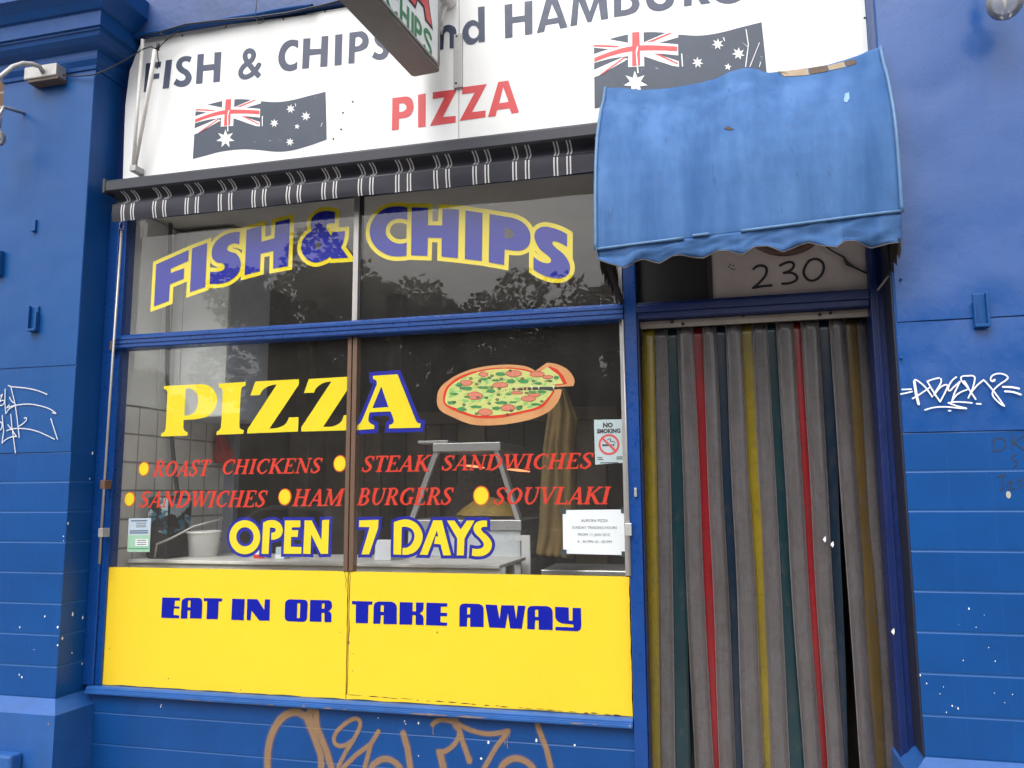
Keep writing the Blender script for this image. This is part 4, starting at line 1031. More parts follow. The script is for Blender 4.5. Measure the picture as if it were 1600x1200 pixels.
flag(SP[1], m2, 'waving Australian flag, scratched, partly behind the canopy', [sc2([(1306, 85), (1314, 85), (1334, 215), (1310, 400), (1302, 400), (1326, 215)]), sc2([(1420, 195), (1425, 197), (1345, 400), (1338, 400)]), sc2([(1275, 190), (1330, 235), (1328, 240)]), sc2([(1270, 300), (1290, 240), (1262, 340)])])

# white folding stay in front of the sign's left end
t = thing('sign_stay', 'two dirty white stay rods crossing the left end of the sign', 'bracket', (-3.04, -.1, 3.2))
def p3(px, py, Y): x, z = at(px, py, Y); return (x, Y, z)
mb = MB(); mb.tube([p3(223, 62, -.10), p3(208, 262, -.09)], .0095, 8); obj('rod', mb, M['white_paint'], t)
mb = MB(); mb.tube([p3(242, 78, -.14), p3(236, 120, -.135), p3(211, 262, -.10)], [.010, .012, .009], 10); obj('rod', mb, M['white_paint'], t)
x, z = at(210, 263, -.095)
mb = MB(); mb.box(x - .018, x + .018, -.11, -.042, z - .02, z + .014, .004); obj('bracket', mb, M['metal'], t)
# round box with a stub of conduit beside the hanging sign
t = thing('junction_box', 'round white conduit box with a bent pipe on the sign beside the hanging sign', 'electrical box', p3(699, 5, -.07))
x, z = at(699, -2, -.07)
mb = MB(); mb.lathe([(0, -.05), (.034, -.048), (.038, -.04), (.038, .028)], (x, -.07, z), 'Y', 20); obj('box', mb, M['white_paint'], t)
mb = MB(); mb.tube([p3(697, 8, -.075), p3(693, 18, -.075), p3(690, 30, -.075), p3(689, 42, -.065)], .010, 8); obj('pipe', mb, M['white_paint'], t)
mb = MB(); mb.tube([p3(689, 42, -.065), p3(688, 54, -.06)], [.014, .011], 8); obj('coupling', mb, M['metal'], t)

# hanging sign, turned a little
HB = thing('projecting_sign', 'light box sign with green CHIPS, jutting out over the street', 'sign', (-1.3, -.6, 3.478))
e = Vector((-.0915, -1, 0)).normalized(); nrm = Vector((1, -.0915, 0)).normalized()
h0 = Vector((-1.229, -.15, 3.478))
def hp(s_, d, z): q = h0 + e * s_ - nrm * d; return (q.x, q.y, z)
HZ1, HL, HT = 4.38, 1.15, .145
mb = MB()
r_ = .022
prof = [(r_, HT), (0, HT), (0, 0), (HL, 0), (HL, HT)]
c8 = [(0, .012), (.012, 0)]
outl = [(0, .012), (.012, 0), (HL, 0), (HL, HT), (.012, HT), (0, HT - .012)]
lo = [hp(s_, d, 3.478) for s_, d in outl]; hi = [hp(s_, d, HZ1) for s_, d in outl]
mb.raw(lo + hi, [(i, (i + 1) % 6, 6 + (i + 1) % 6, 6 + i) for i in range(6)] + [tuple(range(5, -1, -1)), tuple(range(6, 12))])
obj('casing', mb, mat('sign_casing', lin(140, 134, 128, .62), .45, .08, 10, metal=.2), HB)
mb = MB(); mb.face([hp(.03, -.0015, 3.50), hp(HL - .03, -.0015, 3.50), hp(HL - .03, -.0015, HZ1 - .02), hp(.03, -.0015, HZ1 - .02)])
obj('sign_face', mb, mat('sign_face', (.74, .76, .74), .35, .03, 3), HB, fix=False)
for a_, b_ in (((.028, 3.496), (HL - .02, 3.496)), ((.028, 3.496), (.028, HZ1))):
    mb = MB(); q0, q1 = hp(a_[0], -.004, a_[1]), hp(b_[0], -.004, b_[1]); mb.tube([q0, q1], .006, 6); obj('edge_trim', mb, M['metal'], HB)
hpl = lambda p: hp(p[0], -.003, p[1])
def hglyph(ch, ya, yb, z0, z1, wd):
    """plain capital on the light box face; ya..yb distances along the box, reading towards the shop"""
    X = lambda u: ya + (yb - ya) * u
    Zv = lambda v: z0 + (z1 - z0) * v
    k = wd / 2 / abs(yb - ya)
    S_ = {'H': [[(k, 0), (k, 1)], [(1 - k, 0), (1 - k, 1)], [(k, .5), (1 - k, .5)]], 'I': [[(.5, 0), (.5, 1)]],
          'P': [[(k, 0), (k, 1)], [(k, .93), (.5, .93), (.85, .82, 1), (.88, .7, 1), (.8, .53, 1), (.5, .47), (k, .47)]],
          'C': [[(.93, .78), (.75, .93, 1), (.45, .95, 1), (.15, .72, 1), (.12, .3, 1), (.42, .05, 1), (.75, .07, 1), (.93, .22)]],
          'S': [[(.88, .8), (.7, .94, 1), (.35, .94, 1), (.15, .75, 1), (.4, .54, 1), (.78, .38, 1), (.84, .2, 1), (.6, .05, 1), (.3, .06, 1), (.1, .2)]]}[ch]
    out = []
    for s_ in S_: out += stroke([(X(u), Zv(v)) for u, v in smooth_path(s_, False, 5)], wd, False)
    return out
polys = []
for ch, ya, yb in (('C', .54, .435), ('H', .417, .330), ('I', .312, .284), ('P', .280, .207), ('S', .190, .096)):
    polys += hglyph(ch, ya, yb, 3.490, 3.604, .0225)
plabel(flat('lettering', polys, M['green'], HB, 0, plane=hpl), 'CHIPS in green')
Apol = [(.335, 3.648), (.26, 3.86), (.19, 3.86), (.107, 3.648), (.165, 3.648), (.185, 3.70), (.258, 3.70), (.278, 3.648)]
Ahol = [(.248, 3.735), (.198, 3.735), (.223, 3.80)]
plabel(flat('lettering', [Apol], M['sign_red'], HB, 0, [Ahol], plane=lambda p: hp(p[0], -.0045, p[1])), 'part of a red letter with a dark outline')
flat('outline', buffer([Apol], .012), M['black_ink'], HB, 0, plane=hpl)
mb = MB()
for z in (4.2, 3.75):
    mb = MB(); mb.tube([hp(.0, .07, z), (-1.29, -.041, z)], .018, 8); obj('mounting_arm', mb, M['metal'], HB)

# ================================================================ STRIPED AWNING
AW = thing('retracted_awning', 'retracted charcoal awning with white striped valance above the window', 'awning', (-1.75, -.1, 2.9))
mb = MB()
mb.sweep_x([(-.041, 3.066), (-.15, 3.068), (-.162, 3.076), (-.164, 3.12), (-.155, 3.132), (-.041, 3.137)], -3.062, -.45)
obj('cassette', mb, M['cassette'], AW)
for a_, b_ in ((-2.86, -2.33), (-2.06, -1.6), (-1.5, -1.12), (-.9, -.5)):
    mb = MB(); mb.box(a_, b_, -.062, -.0405, 3.1372, 3.152, .001); obj('mounting_flange', mb, M['metal'], AW)
mb = MB(); mb.box(-3.078, -3.0625, -.168, -.041, 3.062, 3.139, .004); obj('end_cap', mb, mat('cassette_cap', (.03, .03, .034), .5, .05), AW)
def stripe_mat():
    g = N('striped_canvas')
    b = g.n('BsdfPrincipled', i_Roughness=.8)
    ge = g.n('NewGeometry'); sep = g.n('SeparateXYZ'); g.l(ge.outputs['Position'], sep.inputs[0])
    wob = g.noise(4, 2)
    x = g.math('ADD', sep.outputs['X'], g.math('MULTIPLY', wob, .004))
    f = g.math('FRACT', g.math('DIVIDE', g.math('ADD', x, 2.985), .1905))
    tot = None
    for c in (.05, .13, .36, .44):
        d = g.math('ABSOLUTE', g.math('SUBTRACT', f, c))
        m_ = g.math('SUBTRACT', 1, g.ramp(d, .013, .018))
        tot = m_ if tot is None else g.math('MAXIMUM', tot, m_)
    base = g.mix(g.ramp(g.noise(3, 4), .3, .7), lin(50, 52, 64, .5), lin(60, 60, 72, .5))
    # the strip between a stripe pair is woven a little lighter
    mid = g.math('SUBTRACT', 1, g.ramp(g.math('ABSOLUTE', g.math('SUBTRACT', f, .245)), .19, .195))
    base = g.mix(g.math('MULTIPLY', mid, .5), base, lin(84, 78, 86, .5))
    c = g.mix(tot, base, lin(220, 218, 218, .75))
    g.l(c, b.inputs['Base Color'])
    g.l(b.outputs[0], g.out.inputs[0])
    return g.m
STR = stripe_mat()
def cloth_x(prof, x0, x1, n, wave, seed):
    P = []
    for i in range(n + 1):
        x = x0 + (x1 - x0) * i / n
        row = []
        for k, (y, z) in enumerate(prof):
            a = wave * (k / (len(prof) - 1))
            row.append((x, y + a * noise.noise((x * 3, seed, k * .2)), z + a * .5 * noise.noise((x * 2, seed + 4, 0))))
        P.append(row)
    return P
mb = MB(); mb.grid(cloth_x([(-.15, 3.0665), (-.12, 3.058), (-.100, 3.044), (-.096, 3.034), (-.108, 3.024), (-.125, 3.012), (-.132, 3.004)], -3.035, -.47, 120, .006, 2))
obj('roller_fabric', mb, STR, AW, fix=False)
mb = MB(); mb.tube([(-3.04, -.128, 3.002), (-.47, -.128, 3.002)], .008, 8); obj('front_bar', mb, M['cassette'], AW)
mb = MB(); mb.grid(cloth_x([(-.1345, 3.006), (-.137, 2.985), (-.138, 2.965), (-.137, 2.945), (-.134, 2.928), (-.131, 2.913)], -3.035, -.47, 120, .014, 5))
obj('valance', mb, STR, AW, fix=False)
# guide rods either side of the window
t = thing('awning_guide', 'long silver awning rod with a hook left of the shop window', 'guide rod', (-3.045, -.075, 1.163), 'awning guide rods')
mb = MB(); mb.tube([p3(190, 362, -.075), p3(172, 620, -.075), p3(155, 881, -.075)], .0062, 10); obj('rod', mb, M['alu'], t)
mb = MB(); q = Vector(p3(190.5, 352, -.075))
mb.tube([q + Vector((.0, 0, -.03)), q + Vector((-.013, 0, -.012)), q + Vector((-.013, 0, .01)), q + Vector((0, 0, .03)), q + Vector((.012, 0, .01)), q + Vector((.012, 0, -.012)), q + Vector((.0, 0, -.03))], .003, 6)
mb.tube([q + Vector((0, 0, .03)), q + Vector((.01, .0, .05))], .0025, 6)
obj('hook', mb, M['metal'], t)
for py, px in ((757, 164), (832, 161)):
    q = Vector(p3(px, py, -.06)); mb = MB(); mb.box(q.x - .008, q.x + .02, -.085, -.0355, q.z - .022, q.z + .022, .002); obj('rod_bracket', mb, M['alu' if py > 800 else 'bronze'], t)
t = thing('awning_guide', 'thin silver rod with a square bracket between window and doorway', 'guide rod', (-.41, -.05, 1.163), 'awning guide rods')
mb = MB(); mb.tube([p3(973, 500, -.05), p3(985, 900, -.05)], .0045, 8); obj('rod', mb, M['alu'], t)
q = Vector(p3(982, 827, -.055)); mb = MB(); mb.box(q.x - .012, q.x + .014, -.07, -.0455, q.z - .026, q.z + .026, .002); obj('rod_bracket', mb, M['steel'], t)
q = Vector(p3(993, 769, -.05)); mb = MB(); mb.box(q.x - .005, q.x + .006, -.058, -.0455, q.z - .02, q.z + .018, .002); obj('latch_plate', mb, M['alu'], t)

# ================================================================ BLUE DOOR CANOPY
CP = thing('door_canopy', 'faded blue curved fabric canopy with scalloped edge over the doorway', 'canopy', (.1, -.25, 2.4))
XL, XR = -.462, .672
def canopy_mat():
    g = N('faded_canopy_fabric')
    b = g.n('BsdfPrincipled', i_Roughness=.85)
    b.inputs['Specular IOR Level'].default_value = .2
    a_ = g.ramp(g.noise(5, 4, .6, (1.6, 1, .16)), .34, .66)
    c = g.mix(a_, lin(76, 122, 186, .50), lin(104, 150, 212, .56))
    d = g.ramp(g.noise(2.4, 5, .65, (1, 1, .7), 4.0), .42, .62)
    c = g.mix(g.math('MULTIPLY', d, .45), c, lin(66, 112, 178, .5))
    e_ = g.ramp(g.noise(14, 6, .7, (2.5, 1, .35), 8.0), .62, .72)
    c = g.mix(g.math('MULTIPLY', e_, .6), c, lin(66, 94, 138, .46))
    h_ = g.ramp(g.noise(2.0, 6, .75, (1.2, 1, .8), 13.0), .50, .60)
    c = g.mix(g.math('MULTIPLY', h_, .30), c, lin(78, 116, 172, .5))
    k_ = g.ramp(g.noise(34, 5, .75, None, 21.0), .60, .68)
    c = g.mix(g.math('MULTIPLY', k_, .35), c, lin(120, 130, 140, .5))
    f_ = g.ramp(g.noise(60, 4, .7, None, 2.0), .66, .72)
    c = g.mix(g.math('MULTIPLY', f_, .3), c, lin(150, 178, 214, .5))
    g.l(c, b.inputs['Base Color'])
    bp = g.n('Bump', i_Strength=.35, i_Distance=.012)
    g.l(g.math('ADD', g.noise(6, 5, .6, (1, 1, .6)), g.math('MULTIPLY', g.noise(420, 2, .5), .05)), bp.inputs['Height'])
    g.l(bp.outputs[0], b.inputs['Normal'])
    g.l(b.outputs[0], g.out.inputs[0])
    return g.m
CAN = canopy_mat()
CPROF = [(-.045, 3.36), (-.105, 3.265), (-.20, 3.175), (-.275, 3.078), (-.345, 2.975), (-.385, 2.885), (-.413, 2.79), (-.428, 2.70), (-.436, 2.60), (-.440, 2.52), (-.442, 2.452)]
topz = [at(px, py, -.045 - .162 * min(1, max(0, ((px - 940) / 432 - .62) / .33))) for px, py in ((945, 139), (960, 137), (1000, 141), (1030, 140), (1060, 136), (1090, 131), (1120, 123), (1140, 113), (1165, 106), (1180, 108), (1200, 115), (1230, 114), (1262, 109), (1290, 104), (1320, 95), (1345, 86), (1368, 76))]
botz = [at(px, py, -.44) for px, py in ((933, 393), (1000, 383), (1090, 370), (1170, 359), (1260, 346), (1340, 334), (1406, 325))]
def interp(tab, x):
    if x <= tab[0][0]: return tab[0][1]
    for a_, b_ in zip(tab, tab[1:]):
        if x <= b_[0]: return a_[1] + (b_[1] - a_[1]) * (x - a_[0]) / max(1e-6, b_[0] - a_[0])
    return tab[-1][1]
def canopy_pt(u, v):
    x = XL + (XR - XL) * u
    k = v * (len(CPROF) - 1); i = min(int(k), len(CPROF) - 2); f = k - i
    y = CPROF[i][0] * (1 - f) + CPROF[i + 1][0] * f; z = CPROF[i][1] * (1 - f) + CPROF[i + 1][1] * f
    zt, zb_ = interp(topz, x), interp(botz, x)
    z = zb_ + (z - 2.452) / (3.36 - 2.452) * (zt - zb_)
    c_ = -.045 - .162 * min(1, max(0, (u - .62) / .33))
    y = c_ + (y + .045) * (-.442 - c_) / -.397
    # right-hand hoop sits a little closer to the wall
    y *= 1 - .15 * u * v
    sag = math.sin(math.pi * u) * math.sin(math.pi * min(1, v * 1.05)) * .028
    y += sag + .010 * noise.noise((x * 3.5, z * 2.2, 2.0)) * math.sin(math.pi * min(1, v * 1.02))
    return (x, y, z)
NU, NV = 70, 50
mb = MB()
G_ = [[canopy_pt(i / NU, j / NV) for i in range(NU + 1)] for j in range(NV + 1)]
mb.grid(G_)
o = obj('fabric', mb, CAN, CP, fix=False)
md = o.modifiers.new('thickness', 'SOLIDIFY'); md.thickness = .0025
# torn patches near the top where the old striped cloth shows
def canopy_patch(name, pts, m):
    # find (u,v) of a pixel by search over the canopy surface
    def proj(p):
        d = Vector(p) - CAM
        return (800 + F * d.dot(CR) / d.dot(_f), 600 - F * d.dot(CU) / d.dot(_f))
    cache = [[proj(G_[j][i]) for i in range(NU + 1)] for j in range(NV + 1)]
    vs = []
    for px, py in pts:
        j, i = min(((j, i) for j in range(NV + 1) for i in range(NU + 1)), key=lambda q: (cache[q[0]][q[1]][0] - px) ** 2 + (cache[q[0]][q[1]][1] - py) ** 2)
        best, bu, bv = 1e9, i / NU, j / NV
        for du in range(-8, 9):
            for dv in range(-8, 9):
                u, v = min(1, max(0, i / NU + du / NU / 8)), min(1, max(0, j / NV + dv / NV / 8))
                q = proj(canopy_pt(u, v)); e_ = (q[0] - px) ** 2 + (q[1] - py) ** 2
                if e_ < best: best, bu, bv = e_, u, v
        vs.append((bu, bv))
    cu, cv = sum(v[0] for v in vs) / len(vs), sum(v[1] for v in vs) / len(vs)
    mb = MB()
    lift = lambda u, v: (lambda q: (q[0], q[1] - .004, q[2] + .003))(canopy_pt(u, v))
    ring = []
    for a_, b_ in zip(vs, vs[1:] + vs[:1]):
        for k in range(3): ring.append((a_[0] + (b_[0] - a_[0]) * k / 3, a_[1] + (b_[1] - a_[1]) * k / 3))
    mids = [((u + cu) / 2, (v + cv) / 2) for u, v in ring]
    n = len(ring)
    for i in range(n):
        k = (i + 1) % n
        mb.face([lift(*ring[i]), lift(*ring[k]), lift(*mids[k]), lift(*mids[i])], True)
        mb.face([lift(*mids[i]), lift(*mids[k]), lift(cu, cv)], True)
    return obj(name, mb, m, CP, fix=False)
TAN = mat('old_tan_canvas', lin(188, 168, 140, .66), .8, .12, 30)
BRN = mat('old_brown_canvas', lin(112, 92, 76, .62), .8, .12, 30)
canopy_patch('torn_patch', [(1216, 113), (1262, 108), (1264, 119), (1226, 121)], TAN)
canopy_patch('torn_patch', [(1263, 108), (1292, 104), (1294, 113), (1266, 118)], BRN)
canopy_patch('torn_patch', [(1293, 104), (1318, 98), (1322, 106), (1296, 112)], TAN)
canopy_patch('torn_patch', [(1318, 98), (1336, 94), (1338, 101), (1324, 106)], BRN)
canopy_patch('torn_patch', [(1214, 113), (1224, 111), (1232, 117), (1218, 116)], BRN)
canopy_patch('tear', [(1131, 203), (1137, 199), (1147, 204), (1140, 205)], mat('tear_brown', (.05, .03, .025), .8, 0))
canopy_patch('pale_stain', [(1320, 148), (1326, 146), (1327, 155), (1323, 162), (1318, 160)], mat('pale_stain', lin(140, 180, 232, .72), .6, .05))
canopy_patch('tear', [(1192, 109), (1202, 108), (1200, 111), (1193, 112)], M['black'])
# scalloped valance
SCAL = [(935, 392), (936, 409), (951, 414), (976, 420), (993, 407.5), (1005, 404), (1030, 410), (1050, 398.5), (1065, 396.5), (1099, 401), (1119, 390), (1136, 389), (1160, 395), (1180, 383), (1200, 382), (1224, 390.5), (1248, 379), (1264.5, 374.5), (1288, 380.5), (1308, 384), (1322, 372), (1342, 370.5), (1366, 380), (1393, 373), (1403, 372)]
sc_b = sorted([at(a_, b_, -.432) for a_, b_ in SCAL])
mb = MB(); rows = []
n = 160
for i in range(n + 1):
    x = XL + (XR - XL) * i / n
    zt = interp(botz, x) + .004
    zb_ = interp(sc_b, x)
    row = []
    for j in range(9):
        v = j / 8
        yb_ = -.442 * (1 - .15 * (x - XL) / (XR - XL))
        row.append((x, yb_ - .004 + .030 * v * noise.noise((x * 8, v * 1.6, 5)) + .010 * noise.noise((x * 17 + v * 4, v * 3, 1)) + .006 * v, zt + (zb_ - zt) * v))
    rows.append(row)
mb.grid(rows)
o = obj('valance', mb, CAN, CP, fix=False)
md = o.modifiers.new('thickness', 'SOLIDIFY'); md.thickness = .002
mb = MB(); mb.tube([(r_[0][0], r_[-1][1] - .001, r_[-1][2]) for r_ in rows], .0022, 6); obj('hem', mb, mat('hem_brown', lin(120, 112, 108, .6), .8, .1), CP)
# hoops and rails
edge = mat('pale_blue_edging', lin(110, 158, 210, .55), .5, .15, 20)
for u in (0, 1):
    mb = MB(); mb.tube([(lambda q: (q[0] + (.003 if u else -.003), q[1] - .003, q[2] + .003))(canopy_pt(u, j / 24)) for j in range(25)], .0075, 8); obj('hoop', mb, edge, CP)
for a_, b_, off in ((.0, .30, 0), (.33, .385, .004), (.49, 1.0, 0)):
    mb = MB()
    mb.tube([(XL + (XR - XL) * (a_ + (b_ - a_) * k / 10), -.448 * (1 - .15 * (a_ + (b_ - a_) * k / 10)) - .004, interp(botz, XL + (XR - XL) * (a_ + (b_ - a_) * k / 10)) + .006 + off) for k in range(11)], .006, 6); obj('rail', mb, edge, CP)
# tattered remains of the side curtains
FR = mat('rotted_fabric', lin(66, 54, 54, .5), .9, .2, 12, second=lin(40, 32, 34, .5))
def fringe(X, pts, lab):
    q = [atx(a_, b_, X) for a_, b_ in pts]
    mb = MB()
    v, f = union([q])
    mb.raw([(X + .010 * noise.noise((p[0] * 14, p[1] * 10, 2)), p[0], p[1]) for p in v], f)
    o = obj('torn_side_cloth', mb, FR, CP, fix=False)
    md = o.modifiers.new('thickness', 'SOLIDIFY'); md.thickness = .002
fringe(XL + .01, [(938, 400), (938, 416), (941, 430), (944, 426), (946, 441), (949, 434), (952, 450), (954, 440), (957, 461), (960, 447), (962, 462), (965, 452), (968, 468), (970, 458), (972, 475), (974, 430), (974, 400)], '')
fringe(XR - .012, [(1406, 372), (1408, 390), (1405, 404), (1402, 396), (1401, 415), (1397, 408), (1396, 428), (1392, 420), (1390, 436), (1386, 432), (1385, 400), (1386, 372)], '')
mb = MB(); mb.tube([p3(1388, 431, -.22), p3(1380, 442, -.22), p3(1371, 454, -.22)], .004, 6); obj('loose_thread', mb, mat('thread', lin(110, 100, 96, .6), .8, .05), CP)
mb = MB(); mb.tube([(XL + .02, -.40, 2.46), (XL + .05, -.02, 2.33)], .012, 6); mb2 = MB(); mb2.tube([(XR - .03, -.36, 2.55), (XR - .03, -.2, 2.44)], .010, 6)
obj('support_arm', mb, FR, CP); obj('support_arm', mb2, FR, CP)

# ================================================================ DOORWAY
D = thing('doorway', 'deep blue door frame under the canopy with hand-painted 230 above', 'door frame', (.15, 0, 0))
mb = MB(); mb.box(-.3515, -.345, -.03, .06, .0, 2.258, .002); obj('left_jamb', mb, M['blue_dark'], D)
mb = MB(); mb.box(.603, .6585, -.045, .08, .0, 3.0, .004); mb.box(.6215, .633, -.052, -.0455, .0, 2.97, .002); obj('right_jamb', mb, M['blue_dark'], D)
mb = MB(); mb.box(-.3515, .6025, -.03, .08, 2.2585, 2.33, .003); mb.box(-.3515, .6025, -.042, -.0305, 2.285, 2.318, .003); obj('head', mb, M['blue_dark'], D)
mb = MB(); mb.box(-.028, .6025, .0, .02, 2.3305, 3.0); tp = obj('transom_panel', mb, mat('smoky_cream_panel', (.50, .42, .38), .6, .12, 3, second=(.36, .30, .275)), D)
mb = MB(); mb.box(-.3515, -.0285, .012, .03, 2.3305, 3.0); obj('dark_transom_board', mb, mat('dark_board', (.02, .016, .018), .5, .2, 8), D)
mb = MB(); mb.box(-.040, -.022, -.006, .0115, 2.3305, 3.0, .002); obj('transom_bar', mb, mat('transom_bar', (.03, .025, .03), .5, .1), D)
z9 = lambda p: full(p, 900, 340, .3375)
ZT = lambda p: at(p[0], p[1], -.002)
polys = []
for s_ in ([(822, 238), (850, 222, 1), (880, 232, 1), (878, 265, 1), (850, 300, 1), (820, 326), (862, 318, 1), (905, 314)], [(945, 222), (985, 206, 1), (1008, 215, 1), (998, 240, 1), (962, 256), (1005, 258, 1), (1024, 280, 1), (1000, 300, 1), (955, 306)], [(1080, 200), (1062, 225, 1), (1055, 260, 1), (1080, 290, 1), (1115, 285, 1), (1142, 255, 1), (1145, 215, 1), (1115, 192, 1), (1075, 202)]):
    polys += stroke([ZT(q) for q in z9(smooth_path(s_, False, 6))], .0105)
plabel(flat('lettering', polys, mat('dark_marker', (.02, .015, .02), .6, .05), tp, -.002), '230 hand drawn in dark marker')
vx, vz = at(1226, 331, -.004)
mb = MB(); mb.lathe([(.155, -.004), (.158, -.02), (.19, -.022), (.196, -.012), (.196, -.001)], (vx, 0, vz), 'Y', 40); obj('vent_ring', mb, mat('vent_brown', lin(120, 84, 74, .6), .6, .2, 9), tp)
mb = MB(); mb.lathe([(0, -.003), (.155, -.003)], (vx, 0, vz), 'Y', 32); obj('vent_opening', mb, M['dark'], tp)
mb = MB(); mb.tube([p3(1286, 382, -.012), p3(1300, 392, -.014), p3(1318, 402, -.012), p3(1324, 412, -.014), p3(1335, 418, -.012), p3(1354, 427, -.01)], [.004, .004, .005, .009, .005, .004], 7); obj('cable', mb, M['black'], tp)
for px, py in ((1139, 417), (1143, 420), (1146, 415), (1147, 421), (1141, 413)):
    flat('pin_hole', [disc(at(px, py, -.002), .0035, 7)], M['dark'], tp, -.002)
mb = MB(); mb.box(.6525, .6592, -.198, -.046, .55, 3.2); obj('reveal_lining', mb, mat('dark_blue_reveal', lin(34, 44, 84, .34), .6, .2, 4), D)  # thin dark blue sheet over the right reveal, darker than the pilaster
mb = MB(); mb.box(-.345, .603, -.03, .3, -.01, .05); obj('threshold', mb, M['concrete'], D)

SC = thing('strip_curtain', 'grimy red, yellow, green and grey plastic strip curtain filling the doorway', 'curtain', (.13, .05, .05))
mb = MB(); mb.box(-.343, .6025, .022, .036, 2.2235, 2.2565, .002); rail = obj('rail', mb, mat('rail_metal', lin(186, 172, 160, .6), .5, .15, 14), SC)
for px, py in ((1050, 503), (1067, 506), (1161, 493), (1281, 491.5), (1298, 489)):
    x, z = at(px, py, .02); mb = MB(); mb.lathe([(0, -.006), (.006, -.004), (.008, .004)], (x, .02, z), 'Y', 8); obj('screw', mb, M['dark'], rail)
def strip_mat(name, col, alpha, dirt):
    g = N(name)
    b = g.n('BsdfPrincipled', i_Roughness=.24)
    b.inputs['Specular IOR Level'].default_value = .8
    n_ = g.ramp(g.noise(9, 6, .68, (1.2, 1, .45)), .35, .7)
    c = g.mix(n_, col, tuple(v * .72 for v in col))
    d = g.ramp(g.noise(26, 5, .7, (1, 1, .5), 6.0), .48, .7)
    c = g.mix(g.math('MULTIPLY', d, dirt), c, (.09, .075, .065))
    # bright edge highlights painted as milky lines; a fine scuffed grain
    at_ = g.n('UVMap'); sp_ = g.n('SeparateXYZ'); g.l(at_.outputs[0], sp_.inputs[0])
    ed = g.ramp(g.math('ABSOLUTE', g.math('SUBTRACT', sp_.outputs['X'], .5)), .41, .48)
    c = g.mix(g.math('MULTIPLY', ed, .8), c, tuple(min(1, v * 1.9 + .05) for v in col))
    gr = g.ramp(g.noise(120, 3, .7, (1, 1, .25), 2.0), .45, .75)
    c = g.mix(g.math('MULTIPLY', gr, .3), c, tuple(v * 1.35 for v in col))
    cr = g.ramp(g.noise(40, 2, .5, (.35, 1, 1.6), 12.0), .60, .66)
    c = g.mix(g.math('MULTIPLY', cr, .3), c, tuple(v * .55 for v in col))
    g.l(c, b.inputs['Base Color'])
    t = g.n('BsdfTransparent'); t.inputs[0].default_value = (1, .95, .9, 1)
    tl = g.n('BsdfTranslucent'); g.l(c, tl.inputs[0])
    m0 = g.n('MixShader'); m0.inputs[0].default_value = .2; g.l(b.outputs[0], m0.inputs[1]); g.l(tl.outputs[0], m0.inputs[2])
    mx = g.n('MixShader')
    eg = g.ramp(g.math('ABSOLUTE', g.math('SUBTRACT', sp_.outputs['X'], .5)), .20, .40)
    g.l(g.math('MULTIPLY_ADD', g.math('SUBTRACT', 1, eg), 1 - alpha - .04 if alpha < .8 else 0, g.math('MAXIMUM', alpha - (.12 if alpha < .8 else 0), ed)), mx.inputs[0])
    g.l(t.outputs[0], mx.inputs[1]); g.l(m0.outputs[0], mx.inputs[2])
    g.l(mx.outputs[0], g.out.inputs[0])
    return g.m
SM = {'g': strip_mat('grey_strip', lin(132, 126, 128, .58), .64, .6), 'y': strip_mat('yellow_strip', lin(180, 156, 40, .55), .93, .4), 'r': strip_mat('red_strip', lin(196, 44, 54, .58), .95, .25),
      't': strip_mat('green_strip', lin(30, 74, 84, .5), .95, .3), 'b': strip_mat('blue_strip', lin(30, 58, 84, .5), .95, .3), 'o': strip_mat('stained_strip', lin(138, 112, 60, .5), .82, .7)}
NAMEC = {'g': 'grey', 'y': 'yellow', 'r': 'red', 't': 'dark green', 'b': 'dark blue', 'o': 'stained ochre'}
# (colour, depth layer, top left px, top right px at y=520; bottom left, right px at y=1200)
STRIPS = [('y', 0, 1003, 1022, 1012, 1033), ('g', 1, 1018, 1043, 1029, 1057), ('t', 2, 1036, 1064, 1050, 1080), ('g', 0, 1058, 1083, 1085, 1114), ('r', 2, 1072, 1108, 1100, 1136), ('g', 0, 1098, 1119, 1123, 1149), ('b', 2, 1108, 1142, 1138, 1172),
          ('g', 0, 1134, 1158, 1161, 1194), ('y', 2, 1148, 1184, 1180, 1217), ('g', 1, 1175, 1199, 1204, 1236), ('t', 2, 1190, 1222, 1226, 1262), ('g', 0, 1213, 1240, 1255, 1282), ('r', 2, 1228, 1262, 1268, 1304), ('g', 0, 1252, 1280, 1292, 1317), ('b', 2, 1268, 1304, 1298, 1324),
          ('g', 0, 1296, 1322, 1344, 1372), ('o', 1, 1312, 1340, 1360, 1386), ('g', 2, 1330, 1356, 1374, 1406)]
rs = random.Random(11)
